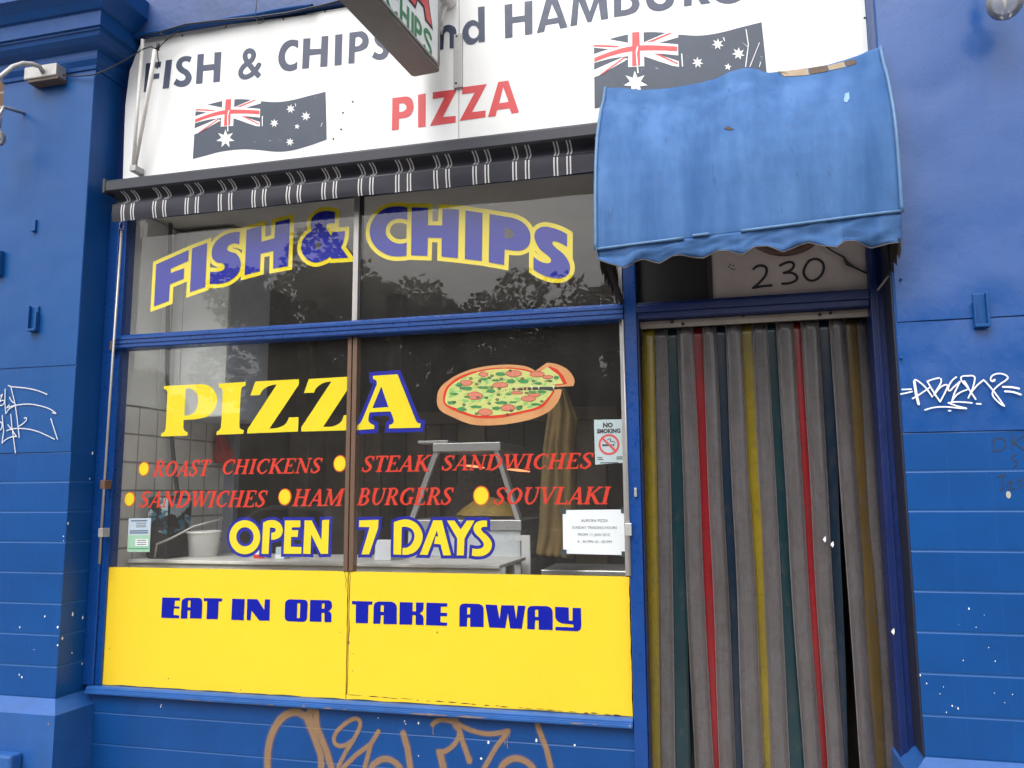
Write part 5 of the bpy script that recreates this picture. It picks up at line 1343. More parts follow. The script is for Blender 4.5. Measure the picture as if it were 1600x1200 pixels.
for si, (c, lay, a0_, a1_, b0_, b1_) in enumerate(STRIPS):
    Yt = .066 + lay * .012
    x0t, zt = at(a0_, 522, Yt); x1t, _ = at(a1_, 520, Yt)
    x0b, zb_ = at(b0_, 1200, Yt); x1b, _ = at(b1_, 1200, Yt)
    ztop, zbot = 2.226, .06
    ph = rs.uniform(0, 9); tl_ = rs.uniform(-.012, .012); sway = rs.uniform(-.004, .004)
    P = []
    for j in range(61):
        v = j / 60; z = ztop + (zbot - ztop) * v
        k = (2.22 - z) / (2.22 - zb_)
        xa, xb = x0t + (x0b - x0t) * k, x1t + (x1b - x1t) * k
        wob = .008 * noise.noise((ph, z * 1.3, 0)) * min(1, v * 3)
        row = []
        for i in range(9):
            u = i / 8
            bow = (.012 if lay == 0 else .006) * (1 - (2 * u - 1) ** 2)
            row.append((xa + (xb - xa) * u + wob, Yt - bow + .007 * noise.noise((ph + u, z * 1.6, 4)) * min(1, v * 3) + sway * v + tl_ * (u - .5), z))
        P.append(row)
    mb = MB(); mb.grid(P)
    o = obj('strip', mb, SM[c], SC, fix=False)
    uv = o.data.uv_layers.new(name='UVMap')
    for lp in o.data.loops:
        uv.data[lp.index].uv = ((lp.vertex_index % 9) / 8, 1 - (lp.vertex_index // 9) / 60)
    o['label'] = NAMEC[c] + ' plastic strip'
    md = o.modifiers.new('thickness', 'SOLIDIFY'); md.thickness = .0018
for px, py in ((1288, 843), (1300, 851), (1395, 987)):
    c_ = at(px, py, .036 if px < 1390 else -.053); flat('torn_spot', [[(c_[0] - .006, c_[1]), (c_[0] + .002, c_[1] - .012), (c_[0] + .007, c_[1] - .002), (c_[0] + .006, c_[1] + .014), (c_[0] - .001, c_[1] + .008)]], M['white_mark'], SC if px < 1390 else D, .036 if px < 1390 else -.053)

# ================================================================ NOTICES ON THE GLASS
NY = .006
def notice(name, label, corners, m, cat='notice'):
    P = [at(a_, b_, NY) for a_, b_ in corners]
    cx = sum(p[0] for p in P) / 4; z0 = min(p[1] for p in P)
    t = thing(name, label, cat, (cx, NY, z0))
    mb = MB(); mb.prism(P, NY, NY + .0012); obj('sheet', mb, m, t)
    return t, P, cx
T1, P1, cx = notice('no_smoking_sign', 'NO SMOKING notice with red barred circle at right edge of the window', [(928, 656), (973, 655), (974, 723), (930, 726)], M['paper_blue'])
wz = at(950, 664, NY)[1]
words('NO', .020, at(950, 664, NY)[0], at(950, 667.5, NY)[1], NY - .001, M['black_ink'], T1, bold=.05)
words('SMOKING', .0185, at(951, 672, NY)[0], at(950, 676.5, NY)[1], NY - .001, M['black_ink'], T1, bold=.05, wid=.104)
c_ = at(951.5, 694.5, NY)
flat('barred_circle', [disc(c_, .046, 32)] , M['sign_red'], T1, NY - .001, [disc(c_, .037, 32)])
flat('cigarette', [[(c_[0] - .030, c_[1] - .006), (c_[0] + .012, c_[1] - .006), (c_[0] + .012, c_[1] + .001), (c_[0] - .030, c_[1] + .001)], [(c_[0] + .015, c_[1] - .006), (c_[0] + .024, c_[1] - .006), (c_[0] + .024, c_[1] + .001), (c_[0] + .015, c_[1] + .001)]] + stroke([(c_[0] + .027, c_[1] + .004), (c_[0] + .022, c_[1] + .014), (c_[0] + .006, c_[1] + .013), (c_[0] + .008, c_[1] + .022), (c_[0] + .002, c_[1] + .026), (c_[0] - .006, c_[1] + .02)], .003), M['black_ink'], T1, NY - .0012)
flat('bar', stroke([(c_[0] - .030, c_[1] + .030), (c_[0] + .030, c_[1] - .030)], .009, False), M['sign_red'], T1, NY - .0018)
for px, py, ww in ((937, 715, .020), (938, 718, .024), (968, 714, .026), (968, 717, .026), (952, 723, .08)):
    q = at(px, py, NY); flat('small_print', [[(q[0] - ww / 2, q[1] - .0022), (q[0] + ww / 2, q[1] - .0022), (q[0] + ww / 2, q[1] + .002), (q[0] - ww / 2, q[1] + .002)]], M['ink'] if px != 968 else M['black_ink'], T1, NY - .001)
T2, P2, cx = notice('trading_hours_notice', 'white AURORA PIZZA Sunday hours paper taped low on the window', [(879, 797), (976, 796), (977, 867.5), (880, 865)], M['paper'])
for s_, px, py, wd in (('AURORA PIZZA', 929, 815.5, 42), ('SUNDAY TRADING HOURS', 929, 826.5, 70), ('FROM 11 JAN 2015', 928, 837.5, 50), ('4 : 30 PM-10 : 00 PM', 929, 848.5, 54)):
    xa = at(px - wd / 2, py, NY)[0]; xb = at(px + wd / 2, py, NY)[0]
    words(s_, .0125, (xa + xb) / 2, at(px, py, NY)[1], NY - .001, M['ink'], T2, wid=xb - xa)
for px, py in ((880, 798.5), (974.5, 797.5), (975.5, 866), (881, 863)):
    q = at(px, py, NY - .002); mb = MB(); mb.box(q[0] - .012, q[0] + .012, NY - .0022, NY - .0008, q[1] - .012, q[1] + .012, .0005); obj('tape', mb, mat('dark_tape', (.02, .05, .06), .4, .1), T2)
T3, P3, cx = notice('health_notice', 'small white and green printed sheet low at the left of the window', [(201.5, 810), (236, 809.2), (233.6, 862.4), (199, 862.4)], M['paper'])
def quadpt(P, u, v):
    return tuple((P[0][i] * (1 - u) + P[1][i] * u) * (1 - v) + (P[3][i] * (1 - u) + P[2][i] * u) * v for i in (0, 1))
def patch(name, P, u0, u1, v0, v1, m, t, lift=.001): flat(name, [[quadpt(P, u0, v0), quadpt(P, u1, v0), quadpt(P, u1, v1), quadpt(P, u0, v1)]], m, t, NY - lift)
patch('green_half', P3, 0, 1, .5, 1, mat('mint_paper', lin(176, 220, 190, .75), .6, .03), T3)
patch('blue_half', P3, 0, 1, 0, .49, mat('sky_paper', lin(206, 222, 238, .75), .6, .03), T3, .0008)
for v0 in (.06, .36, .42): patch('small_print', P3, .1 if v0 < .1 else .08, .85 if v0 < .1 else .9, v0, v0 + .035, mat('blue_print', lin(80, 100, 140, .7), .6, 0), T3, .0014)
for v0 in (.14, .2, .25): patch('small_print', P3, .35, .8, v0, v0 + .02, M['ink'], T3, .0014)
patch('white_box', P3, .35, .92, .62, .82, M['paper'], T3, .0013)
for v0 in (.65, .71, .77): patch('small_print', P3, .42, .85, v0, v0 + .02, M['ink'], T3, .0018)
patch('small_print', P3, .05, .95, .88, .92, mat('green_print', lin(90, 170, 130, .7), .6, 0), T3, .0014)

# ================================================================ CABLES, LIGHT FITTING, BULBS
LF = thing('light_fitting', 'grey box with a bent conduit arm on the left pilaster', 'light fitting', p3(72, 118, -.24))
q0, q1 = Vector(p3(47, 116, -.235)), Vector(p3(97, 110, -.235))
mb = MB(); mb.box(q0.x, q1.x, -.275, -.2, q1.z - .045, q1.z + .025, .006); obj('box', mb, M['metal'], LF)
mb = MB(); mb.box(q0.x + .02, q1.x + .008, -.268, -.206, q1.z - .062, q1.z - .0455, .003); obj('lid', mb, mat('rusty_lid', lin(120, 100, 90, .6), .6, .2, 14), LF)
mb = MB(); mb.tube([p3(68, 114, -.27), p3(62, 104, -.30), p3(50, 100, -.33), p3(36, 99, -.36), p3(20, 104, -.40), p3(2, 119, -.45), p3(-40, 150, -.52)], .012, 10); obj('conduit_arm', mb, M['metal'], LF)
mb = MB(); mb.tube([p3(99, 117, -.225), p3(120, 119, -.225), p3(145, 117, -.235), p3(165, 110, -.20), p3(190, 97, -.15), p3(210, 85, -.12), p3(225, 76, -.1), p3(236, 73, -.1), p3(246, 77, -.10)], .0035, 6)
tag(obj('cable', mb, M['black']), 'thin dark cable running from the pilaster light box to the sign', 'cable')
mb = MB(); mb.tube([p3(247, 68, -.11), p3(246, 78, -.11)], [.008, .010], 8); mb.tube([p3(246, 78, -.11), p3(252, 70, -.10), p3(261, 62, -.10), p3(256, 56, -.1), p3(250, 52, -.1)], .0032, 6, cap=True); mb.tube([p3(257, 65, -.105), p3(266, 57, -.1), p3(280, 48, -.1)], .0032, 6)
mb.tube([p3(246, 80, -.11), p3(247, 92, -.10), p3(249, 103, -.09), p3(245, 107, -.085)], .0032, 6)
tag(obj('cable', mb, M['black']), 'short knotted cable end dangling over the letter F', 'cable')
mb = MB(); mb.tube([p3(222, 58, -.1), p3(250, 50, -.115), p3(290, 38, -.115), p3(340, 32, -.115), p3(400, 27, -.115), p3(450, 20, -.115), p3(500, 9, -.115), p3(545, -2, -.115)], .006, 6)
tag(obj('cable', mb, mat('painted_cable', lin(40, 52, 84, .5), .5, .1)), 'cable painted dark blue along the top of the white sign', 'cable')
mb = MB(); mb.tube([p3(402, -6, -.125), p3(400, 14, -.125), p3(399, 28, -.12), p3(405, 37, -.115), p3(411, 34, -.115), p3(412, 21, -.115)], .0025, 6)
tag(obj('cable', mb, M['black']), 'thin looped wire hanging over the top edge of the sign', 'cable')
def bulb(px, py, r, label, up):
    Yb = -.36
    x, z = at(px, py, Yb)
    t = thing('light_bulb', label, 'light bulb', (x, Yb, z))
    g = bpy.data.materials.get('bulb_glass')
    if not g:
        n_ = N('bulb_glass'); gl = n_.n('BsdfGlossy', i_Roughness=.05); tr = n_.n('BsdfTransparent'); tr.inputs[0].default_value = (.86, .84, .82, 1)
        df = n_.n('BsdfDiffuse'); df.inputs[0].default_value = (.8, .78, .75, 1)
        m0 = n_.n('MixShader'); m0.inputs[0].default_value = .3; n_.l(tr.outputs[0], m0.inputs[1]); n_.l(df.outputs[0], m0.inputs[2])
        mx = n_.n('MixShader'); fr = n_.n('Fresnel', i_IOR=1.5); n_.l(fr.outputs[0], mx.inputs[0]); n_.l(m0.outputs[0], mx.inputs[1]); n_.l(gl.outputs[0], mx.inputs[2]); n_.l(mx.outputs[0], n_.out.inputs[0]); g = n_.m
    mb = MB(); mb.lathe([(.0005, -r)] + [(r * math.sin(math.pi * k / 14), -r * math.cos(math.pi * k / 14)) for k in range(1, 12)] + [(r * .36, r * .98), (r * .34, r * 1.35)], (x, Yb, z), 'Z', 24)
    obj('globe', mb, g, t)
    mb = MB(); mb.lathe([(.001, r * 1.3), (r * .42, r * 1.3), (r * .42, r * 2.4), (r * .3, r * 2.6)], (x, Yb, z), 'Z', 14); obj('cap', mb, M['metal'], t)
    mb = MB(); mb.lathe([(.0005, -.4 * r), (r * .1, 0), (r * .16, r * .7), (r * .2, r * 1.3)], (x, Yb, z), 'Z', 8); obj('filament_stem', mb, M['white_paint'], t)
    mb = MB(); mb.tube([(x, Yb, z + r * 2.5), (x, Yb + .03, z + r * 4), (x, -.2, z + r * 4.6)], .009, 8); obj('arm', mb, M['metal'], t)
bulb(1570, 4, .063, 'clear round glass bulb high on the right wall', True)
bulb(-6, 215, .045, 'round bulb at the far left edge beside the left pilaster', True)

# ================================================================ SHOP INTERIOR
IN = {}
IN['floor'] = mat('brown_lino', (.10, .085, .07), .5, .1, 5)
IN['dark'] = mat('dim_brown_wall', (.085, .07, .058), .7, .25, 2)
def slab(name, x0, x1, y0, y1, z0, z1, m):
    mb = MB(); mb.box(x0, x1, y0, y1, z0, z1); return struct(obj(name, mb, m))
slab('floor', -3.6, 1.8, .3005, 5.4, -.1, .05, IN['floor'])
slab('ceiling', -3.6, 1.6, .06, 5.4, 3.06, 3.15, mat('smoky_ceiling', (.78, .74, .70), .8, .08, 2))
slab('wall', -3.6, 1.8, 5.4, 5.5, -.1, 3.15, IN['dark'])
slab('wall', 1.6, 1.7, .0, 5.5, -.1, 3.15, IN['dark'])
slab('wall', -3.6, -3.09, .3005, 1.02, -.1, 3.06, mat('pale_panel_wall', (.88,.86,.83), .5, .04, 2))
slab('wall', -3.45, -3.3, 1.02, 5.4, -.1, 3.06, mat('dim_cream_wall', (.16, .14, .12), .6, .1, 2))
# tiles and painted sheets on the left reveal, next to the glass
mb = MB(); mb.box(-3.089, -3.072, .052, 1.0, -.05, 1.98)
struct(obj('wall', mb, tile_mat('white_wall_tiles', (.88, .85, .80), .15, .03, .05, (.16, .14, .12), .008, .25, 'Y', .3, .9)))
for a_, b_ in ((.06, .34), (.345, .64), (.645, 1.0)):
    mb = MB(); mb.box(-3.089, -3.075, a_, b_, 1.985, 3.05, .003); struct(obj('wall', mb, mat('pale_wall_sheet', (.90, .90, .87), .35, .04, 2)))
mb = MB(); mb.box(-3.1, -3.0, 1.0, 1.06, -.05, 3.05, .006); struct(obj('wall', mb, mat('blue_grey_jamb', (.30, .33, .40), .5, .05, 4)))
slab('wall', 0.9, .98, .08, 3.0, -.05, 3.06, IN['dark'])
# bench along the window
t = thing('bench', 'pale steel bench running along the inside of the shop window', 'bench', (-2.0, .4, 0))
mb = MB(); mb.box(-3.05, -1.03, .14, .66, 1.155, 1.172, .003); obj('top', mb, mat('bench_laminate', (.72, .70, .66), .35, .1, 5), t)
mb = MB(); mb.box(-3.05, -1.03, .16, .172, 1.08, 1.1545); obj('front_board', mb, M['white_paint'], t)
for x in (-3.0, -2.05, -1.1):
    mb = MB(); mb.box(x - .02, x + .02, .2, .24, .05, 1.154, .003); obj('leg', mb, M['steel'], t)
    mb = MB(); mb.box(x - .02, x + .02, .58, .62, .05, 1.154, .003); obj('leg', mb, M['steel'], t)
# white wall cupboard hanging over the left end of the bench
xr_ = at(355, 520, .42)[0]; zb_c = at(327, 652, .42)[1]; xs_ = at(284, 520, .42)[0]
t = thing('wall_cupboard', 'tall white wall cupboard behind the letters FISH, inside at the left', 'cupboard', (-2.9, .6, zb_c))
mb = MB(); mb.box(-3.068, xr_, .44, .86, zb_c, 3.04, .004); obj('body', mb, mat('cupboard_side_shade', (.50, .55, .66), .4, .04, 4), t)  # white body coloured bluish grey: the side's shade is painted in
wc = mat('cupboard_white', (.80, .82, .80), .35, .04, 3)
mb = MB(); mb.box(-3.066, xs_ - .002, .42, .4395, zb_c + .004, 3.03, .003); obj('door', mb, wc, t)
mb = MB(); mb.box(xs_ + .002, xr_ - .001, .42, .4395, zb_c + .004, 3.03, .003); obj('door', mb, wc, t)
# heated display cabinet
t = thing('food_display_cabinet', 'steel and glass food display cabinet with sloping sides behind the window', 'display cabinet', (-1.5, 1.2, .05))
Y0, Y1 = .78, 1.35
q = lambda px, py: at(px, py, Y0)
tl, tr_, bl, br = q(684, 702), q(776, 700), q(644, 812), q(811, 812)
for Yc, nm in ((Y0, 'front_frame'),):
    mb = MB()
    mb.tube([(tl[0], Yc, tl[1]), (bl[0], Yc, bl[1])], .020, 4, False); mb.tube([(tr_[0], Yc, tr_[1]), (br[0], Yc, br[1])], .020, 4, False)
    obj(nm, mb, M['steel'], t)
mb = MB(); mb.prism([(bl[0], bl[1]), (br[0], br[1]), (tr_[0], tr_[1]), (tl[0], tl[1])], Y1 - .01, Y1); obj('back_panel', mb, mat('cabinet_back', (.07, .055, .045), .3, .2, 5), t)
mb = MB(); mb.box(tl[0] - .02, tr_[0] + .03, Y0 - .03, Y1 + .02, tl[1] - .015, tl[1] + .032, .004); obj('top_cap', mb, M['steel'], t)
mb = MB(); mb.box(bl[0] - .03, br[0] + .02, Y0 - .03, Y1 + .02, bl[1] - .055, bl[1] - .0, .004); obj('rim', mb, M['steel'], t)
mb = MB(); mb.box(bl[0] - .02, br[0] + .01, Y0 - .01, Y1, .12, bl[1] - .056, .003); obj('body', mb, mat('cabinet_white', (.78, .82, .84), .3, .06, 5), t)
mb = MB(); mb.box(bl[0] - .04, br[0] + .012, Y0 - .035, Y1, 1.135, 1.165, .003); obj('lower_rail', mb, M['steel'], t)
mb = MB(); mb.box(tl[0] - .12, tl[0] + .06, Y0, Y0 + .2, tl[1] + .035, tl[1] + .05, .002)
o = obj('lamp_hood', mb, M['steel'], t)
o.rotation_euler = (0, R(0), 0)
# warm heat lamp inside it
g = N('heating_element'); em = g.n('Emission', i_Strength=.9); em.inputs[0].default_value = (1, .30, .12, 1); g.l(em.outputs[0], g.out.inputs[0])
for a_, b_ in (((722, 727), (757, 731)), ((790, 733), (828, 737))):
    mb = MB(); mb.tube([p3(*a_, 1.05), p3((a_[0] + b_[0]) / 2, (a_[1] + b_[1]) / 2 - .5, 1.05), p3(*b_, 1.05)], [.003, .008, .003], 8); obj('heating_element', mb, g.m, t)
mb = MB(); P = []
for i in range(13):
    a_ = 2 * math.pi * i / 12
    P.append([(-1.33 + .20 * r0 * math.cos(a_), 1.0 + .13 * r0 * math.sin(a_), bl[1] + .02 + .10 * (1 - r0 ** 2) + .015 * noise.noise((a_, r0 * 4, 1))) for r0 in (1, .8, .5, .2, .01)])
mb.grid(P); tag(obj('food_heap', mb, mat('hot_chips', lin(214, 178, 92, .7), .6, .2, 30)), 'heap of golden chips inside the steel display cabinet', 'food')
# white panel beside it
xa, za = at(821, 836, .72); xb, zb_ = at(829, 895, .72)
t = thing('white_post', 'narrow white upright panel between the cabinet and brown coat', 'panel', (xa, .72, .05))
mb = MB(); mb.box(xa - .018, xb + .004, .70, .72, .05, za, .002); mb.box(xa - .05, xa - .0185, .70, .72, za - .03, za, .002); obj('panel', mb, M['white_sign'], t)
# brown coat / apron hanging
def drape(name, outline, Y, m, label, cat, seed, depth=.05):
    q = [at(a_, b_, Y) for a_, b_ in outline]
    h_ = len(q) // 2
    L_ = q[:h_]; Rr = q[h_:][::-1]
    def ev(tab, v):
        k = v * (len(tab) - 1); i = min(int(k), len(tab) - 2); f = k - i
        return (tab[i][0] + (tab[i + 1][0] - tab[i][0]) * f, tab[i][1] + (tab[i + 1][1] - tab[i][1]) * f)
    mb = MB(); rows = []
    for j in range(41):
        v = j / 40; a_, b_ = ev(L_, v), ev(Rr, v)
        rows.append([(a_[0] + (b_[0] - a_[0]) * i / 20, Y + depth * (noise.noise((i / 20 * 4 + seed, v * 1.4, seed)) + .5 * noise.noise((i / 20 * 9 + seed, v * 3, 2))) - .05 * math.sin(math.pi * i / 20), a_[1] + (b_[1] - a_[1]) * i / 20) for i in range(21)])
    mb.grid(rows)
    o = obj(name, mb, m, fix=False)
    md = o.modifiers.new('thickness', 'SOLIDIFY'); md.thickness = .004
    return tag(o, label, cat)
drape('hanging_coat', [(872, 608), (858, 640), (850, 700), (846, 770), (842, 830), (838, 866), (896, 872), (902, 830), (900, 760), (898, 700), (902, 655), (885, 608)], .62, mat('brown_cloth', lin(170, 140, 86, .62), .8, .15, 10), 'brown coat hanging inside, right of the display cabinet', 'coat', 3)
drape('hanging_apron', [(343, 678), (336, 700), (330, 722), (372, 726), (362, 700), (350, 678)], .9, mat('red_cloth', lin(214, 70, 70, .7), .8, .1, 10), 'red cloth hanging near the tiled wall at the left', 'cloth', 8, .03)
# sticker covered black crate on the bench, far left
t = thing('speaker_box', 'black box plastered with pale blue stickers behind the small notice', 'box', (-2.96, .3, 1.172))
xl, zt_ = at(190, 768, .18); xr, _ = at(282, 768, .30)
mb = MB(); mb.box(-2.99, -2.86, .2, .40, 1.173, 1.50, .012); obj('body', mb, M['black'], t)
g = N('sticker_swirls'); b = g.n('BsdfPrincipled', i_Roughness=.5)
n1 = g.noise(9, 3, .5); n2 = g.noise(12, 3, .5, None, 7.0)
c_ = g.mix(g.ramp(n1, .5, .53), (.02, .02, .022), (.34, .42, .46)); c_ = g.mix(g.ramp(n2, .56, .58), c_, (.04, .14, .20)); g.l(c_, b.inputs['Base Color']); g.l(b.outputs[0], g.out.inputs[0])
mb = MB(); mb.face([(-2.985, .1985, 1.33), (-2.865, .1985, 1.30), (-2.865, .1985, 1.49), (-2.985, .1985, 1.495)]); obj('sticker', mb, g.m, t, fix=False)
mb = MB(); mb.face([(-2.8585, .21, 1.30), (-2.8585, .39, 1.33), (-2.8585, .39, 1.49), (-2.8585, .21, 1.49)]); obj('sticker', mb, g.m, t, fix=False)
# little things on the bench
def carton(px, py, w_, d_, h_, m, name, label, m2=None):
    x, _ = at(px, py, .3); t = thing(name, label, 'box', (x, .3, 1.172))
    mb = MB(); mb.box(x - w_ / 2, x + w_ / 2, .3, .3 + d_, 1.1725, 1.1725 + h_, .003); obj('carton', mb, m, t)
    mb = MB(); mb.box(x - w_ / 2 - .001, x + w_ / 2 + .001, .2985, .3, 1.1745, 1.1725 + h_ * .38); obj('printed_band', mb, m2 or M['paper'], t, fix=False)
carton(405, 868, .06, .05, .055, M['paper'], 'carton', 'tiny white carton with a red base on the bench', M['vinyl_red'])
carton(437, 868, .05, .06, .06, M['paper_blue'], 'carton', 'tiny pale blue carton on the bench below the letter P')
carton(598, 866, .085, .07, .10, M['paper'], 'carton', 'plain white carton on the bench between 7 and DAYS')
x, _ = at(304, 850, .34)
t = thing('white_bucket', 'white plastic bucket on the bench beside the stickered black box', 'bucket', (x, .42, 1.172))
mb = MB(); mb.lathe([(.001, 1.1735), (.075, 1.1735), (.088, 1.30), (.092, 1.305), (.085, 1.31), (.07, 1.20), (.001, 1.19)], (x, .42, 0), 'Z', 24); obj('body', mb, M['white_sign'], t)
mb = MB(); mb.lathe([(.090, 1.296), (.096, 1.297), (.096, 1.304), (.090, 1.305)], (x, .42, 0), 'Z', 24); obj('rim', mb, M['white_paint'], t)
t = thing('timber_partition', 'dim brown upright timber boards deep inside the shop behind ROAST CHICKENS', 'partition', (-2.2, 2.0, .05))
rr = random.Random(17); x = -3.2
bm_ = [mat('partition_brown', (.16, .11, .07), .6, .25, 4), mat('partition_tan', (.22, .16, .10), .6, .25, 4), mat('partition_dark', (.06, .045, .035), .6, .25, 4)]
while x < -.7:
    w_ = rr.uniform(.10, .24); mb = MB(); mb.box(x, x + w_ - .012, 2.0 + rr.uniform(0, .03), 2.05, .05, 2.0, .004); obj('board', mb, bm_[rr.randrange(3)], t); x += w_
mb = MB(); mb.box(-3.2, -.7, 1.97, 2.06, 2.0, 2.09, .006); obj('top_rail', mb, bm_[0], t)
for px in (430, 480, 620):
    x, _ = at(px, 600, 2.3)
    t = thing('timber_post', {430: 'dark post inside the shop behind the second Z of PIZZA', 480: 'dark post inside just left of the window mullion', 620: 'dark post inside the shop behind the blue edged A'}[px], 'post', (x, 2.3, .05), 'posts inside the shop')
    mb = MB(); mb.box(x - .06, x + .06, 2.24, 2.36, .05, 3.05, .008); obj('shaft', mb, bm_[2 if px != 480 else 0], t)
# stacked trays
t = thing('tray_stack', 'stack of grey trays on a low stand under the brown coat', 'trays', (-.72, .75, .6))
for k in range(6):
    mb = MB(); z = .80 + k * .055; ox = .02 * (k % 2)
    mb.box(-.98 + ox, -.52 + ox, .70, 1.1, z, z + .03, .006); obj('tray', mb, M['steel' if k % 2 else 'white_paint'], t)
mb = MB(); mb.box(-.95, -.55, .72, 1.08, .05, .80, .01); obj('stand', mb, IN['dark'], t)
# hanging flex down the left wall
mb = MB(); mb.tube([(-3.03, .32, 3.05), (-3.03, .33, 2.6), (-3.035, .36, 2.2), (-3.03, .40, 1.9), (-3.02, .46, 1.6), (-2.98, .5, 1.25)], .012, 8)
tag(obj('cable', mb, M['ink']), 'thick dark flex hanging down the pale wall inside the window', 'cable')
mb = MB(); mb.tube([(-2.93, .2, 1.18), (-2.9, .17, 1.25), (-2.83, .19, 1.28), (-2.72, .22, 1.34), (-2.6, .3, 1.38)], .006, 6)
tag(obj('cable', mb, M['metal']), 'pale curling cable in front of the stickered black box', 'cable')

# ================================================================ ACROSS THE STREET (seen mirrored in the glass)
leafm = mat('plane_leaves', (.095, .115, .05), .5, .25, 3, second=(.14, .11, .05))
bark = mat('grey_bark', (.16, .14, .12), .9, .2, 4, .4, 20)
def leaf_proto(seed, h, rad, n):
    rr = random.Random(seed); mb = MB()
    cl = []
    for k in range(46):
        a_ = rr.uniform(0, 6.283); u = rr.uniform(-1, 1); r0 = rr.uniform(.35, 1) ** .6
        s_ = math.sqrt(1 - u * u)
        cl.append((rad * r0 * s_ * math.cos(a_), rad * r0 * s_ * math.sin(a_), h * .62 + h * .40 * r0 * u, rr.uniform(.45, .95)))
    for k in range(n):
        cx_, cy_, cz_, cr_ = cl[rr.randrange(len(cl))]
        d = Vector((rr.gauss(0, 1), rr.gauss(0, 1), rr.gauss(0, 1))).normalized() * cr_ * rr.uniform(.5, 1) ** .5
        c_ = Vector((cx_, cy_, cz_)) + d
        if c_.z < h * .2: continue
        t1 = Vector((rr.gauss(0, 1), rr.gauss(0, 1), rr.gauss(0, .6))).normalized(); t2 = t1.cross(Vector((rr.gauss(0, 1), rr.gauss(0, 1), rr.gauss(0, 1)))).normalized()
        s_ = rr.uniform(.06, .115)
        mb.face([c_ - t1 * s_, c_ + t2 * s_ * .7, c_ + t1 * s_, c_ - t2 * s_ * .7])
    tb = MB()
    tb.tube([(0, 0, 0), (.03, .02, h * .25), (-.02, .04, h * .5), (.03, 0, h * .8)], [.17, .14, .10, .04], 8)
    for k in range(9):
        c0 = cl[k * 5]; z0 = h * rr.uniform(.28, .5)
        tb.tube([(0, 0, z0), (c0[0] * .5, c0[1] * .5, (z0 + c0[2]) / 2 + .2), (c0[0], c0[1], c0[2])], [.07, .045, .015], 6)
    return mb, tb
protos = []
for k, (h, rad, n) in enumerate(((7.4, 2.5, 16000), (6.6, 2.4, 15000))):
    protos.append(leaf_proto(31 + k, h, rad, n))
TREES = [(-9.9, -15.2, 0, 1.08), (-7.6, -16.6, 1, 1.0), (-5.2, -16.2, 0, .92), (-2.7, -16.6, 1, .96), (.2, -16.4, 0, .88), (3.4, -16.4, 1, .98), (-15.6, -15.4, 1, .72)]
TL = ['tall dark street tree nearest the road opposite', 'bushy street tree opposite, second along', 'rounded street tree opposite the doorway', 'street tree opposite, right of the doorway', 'street tree opposite, left of the cream shop window', 'street tree farthest right on the opposite kerb', 'small young street tree far left opposite']
pm = []
for i, (x, y, p, s_) in enumerate(TREES):
    t = thing('street_tree', TL[i], 'tree', (x, y, -.02), 'street trees across the road')
    if len(pm) <= p or pm[p] is None:
        while len(pm) <= p: pm.append(None)
        me = []
        for mb, m_, nm in ((protos[p][0], leafm, 'crown'), (protos[p][1], bark, 'trunk')):
            k = bpy.data.meshes.new(nm); k.from_pydata(mb.v, [], mb.f); k.polygons.foreach_set('use_smooth', [False] * len(mb.f)); k.materials.append(m_); me.append((nm, k))
        pm[p] = me
    for nm, k in pm[p]:
        o = bpy.data.objects.new(nm, k); COL.objects.link(o); o.parent = t
    t.scale = (s_, s_, s_); t.rotation_euler = (0, 0, i * 1.3)
def shop(x0, x1, y, h, m, label, vh, roofcol):
    t = thing('shop_building', label, 'building', ((x0 + x1) / 2, y, -.02))
    mb = MB(); mb.box(x0, x1, y - 8, y, -.02, h); obj('walls', mb, m, t)
    mb = MB(); mb.box(x0 - .05, x1 + .05, y - .3, y + .15, h, h + .35, .03); obj('parapet', mb, m, t)
    if vh:
        mb = MB(); mb.sweep_x([(y + .01, vh + .3), (y + 3.2, vh), (y + 3.2, vh + .22), (y + .01, vh + .55)], x0, x1); obj('verandah_roof', mb, roofcol, t)
        k = x0 + .3
        while k < x1:
            mb = MB(); mb.tube([(k, y + 3.1, -.02), (k, y + 3.1, vh + .05)], .05, 8); obj('post', mb, M['metal'], t); k += 3.0
    n = max(1, int((x1 - x0) / 2.6))
    for i in range(n):
        a_ = x0 + (x1 - x0) * (i + .14) / n; b_ = x0 + (x1 - x0) * (i + .86) / n
        mb = MB(); mb.box(a_, b_, y + .002, y + .05, .5, 2.5, .01); f = obj('window', mb, M['metal'], t)
        mb = MB(); mb.box(a_ + .07, b_ - .07, y + .051, y + .056, .57, 2.43); obj('pane', mb, mat('dark_pane', (.03, .035, .04), .1, 0), f)
        if h > 5:
            mb = MB(); mb.box(a_ + .4, b_ - .4, y + .002, y + .05, 3.9, 5.2, .01); f = obj('window', mb, M['metal'], t)
            mb = MB(); mb.box(a_ + .46, b_ - .46, y + .051, y + .056, 3.96, 5.14); obj('pane', mb, mat('dark_pane', (.03, .035, .04), .1, 0), f)
shop(-24, -12.5, -18.2, 3.6, mat('tan_render', (.30, .24, .16), .8, .1, 1.5), 'low tan shop with a verandah across the road at the left', 3.0, mat('verandah_iron', (.10, .09, .085), .6, .1, 2))
shop(-12.3, -2, -18.4, 4.2, M['brick'], 'brown brick shop behind the street trees opposite', 0, None)
shop(-1.8, 10, -18.3, 5.6, mat('cream_render', (.42, .38, .32), .8, .08, 1.5), 'cream two storey shop opposite the doorway', 3.1, mat('verandah_iron', (.10, .09, .085), .6, .1, 2))
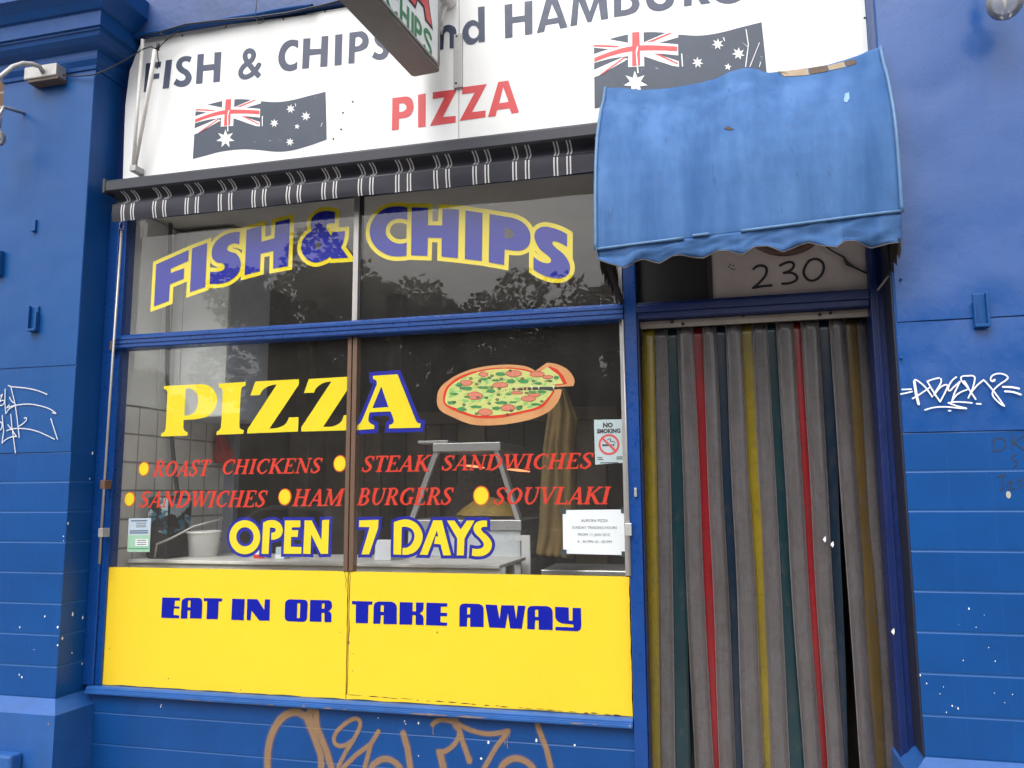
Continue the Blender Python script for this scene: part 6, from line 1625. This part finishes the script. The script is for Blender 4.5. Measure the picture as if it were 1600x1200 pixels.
# parked car opposite
CR_ = thing('parked_car', 'small white hatchback parked on the far side of the road', 'car', (-9.6, -13.2, -.165))
def car_body(x0, y0, z0):
    L_, Wd = 4.0, 1.66
    side = [(0, .35), (.05, .62), (.25, .78), (1.05, .90), (1.75, 1.40), (2.6, 1.46), (3.35, 1.38), (3.85, .95), (3.98, .75), (4.0, .35)]
    side = smooth_path([(a_, b_, 1) if 0 < i < 9 else (a_, b_) for i, (a_, b_) in enumerate(side)], False, 4)
    P = []
    for a_, b_ in side:
        hw = Wd / 2 * (1 - .16 * max(0, (b_ - .9) / .55))
        P.append([(x0 + a_, y0 - Wd / 2, z0 + .22), (x0 + a_, y0 - Wd / 2, z0 + min(b_, .6)), (x0 + a_, y0 - Wd / 2 * .99, z0 + min(b_, .92)), (x0 + a_, y0 - hw, z0 + b_ - .02), (x0 + a_, y0 - hw * .6, z0 + b_), (x0 + a_, y0 + hw * .6, z0 + b_), (x0 + a_, y0 + hw, z0 + b_ - .02), (x0 + a_, y0 + Wd / 2 * .99, z0 + min(b_, .92)), (x0 + a_, y0 + Wd / 2, z0 + min(b_, .6)), (x0 + a_, y0 + Wd / 2, z0 + .22)])
    mb = MB(); mb.grid(P); mb.face(P[0]); mb.face(list(reversed(P[-1])))
    return mb
cx0, cy0, cz0 = -11.6, -13.2, -.165
obj('body', car_body(cx0, cy0, cz0), mat('white_car_paint', (.6, .6, .6), .2, .02, 2), CR_)
mb = MB()
mb.prism([(cx0 + 1.25, cz0 + .95), (cx0 + 1.8, cz0 + 1.34), (cx0 + 2.5, cz0 + 1.38), (cx0 + 2.5, cz0 + .95)], cy0 + .79, cy0 + .80 - .0); mb2 = MB(); mb2.prism([(cx0 + 2.58, cz0 + .95), (cx0 + 2.58, cz0 + 1.38), (cx0 + 3.25, cz0 + 1.32), (cx0 + 3.55, cz0 + .98)], cy0 + .79, cy0 + .8)
gm = mat('car_glass', (.015, .018, .02), .06, 0)
for m_ in (mb, mb2):
    m_.v = [(p[0], p[1] + (.045 - .13 * (p[2] - cz0 - .95) / .45), p[2]) for p in m_.v]; obj('side_window', m_, gm, CR_)
for a_ in (.75, 3.2):
    for s_ in (-1, 1):
        wx, wy = cx0 + a_, cy0 + s_ * .76
        mb = MB(); mb.lathe([(.14, -.09 * s_), (.30, -.09 * s_), (.305, .06 * s_), (.27, .09 * s_), (.20, .09 * s_)], (wx, wy, cz0 + .305), 'Y', 24); wl = obj('wheel', mb, M['black'], CR_)
        mb = MB(); mb.lathe([(.001, .075 * s_), (.20, .085 * s_)], (wx, wy, cz0 + .305), 'Y', 20); obj('rim', mb, M['metal'], wl)
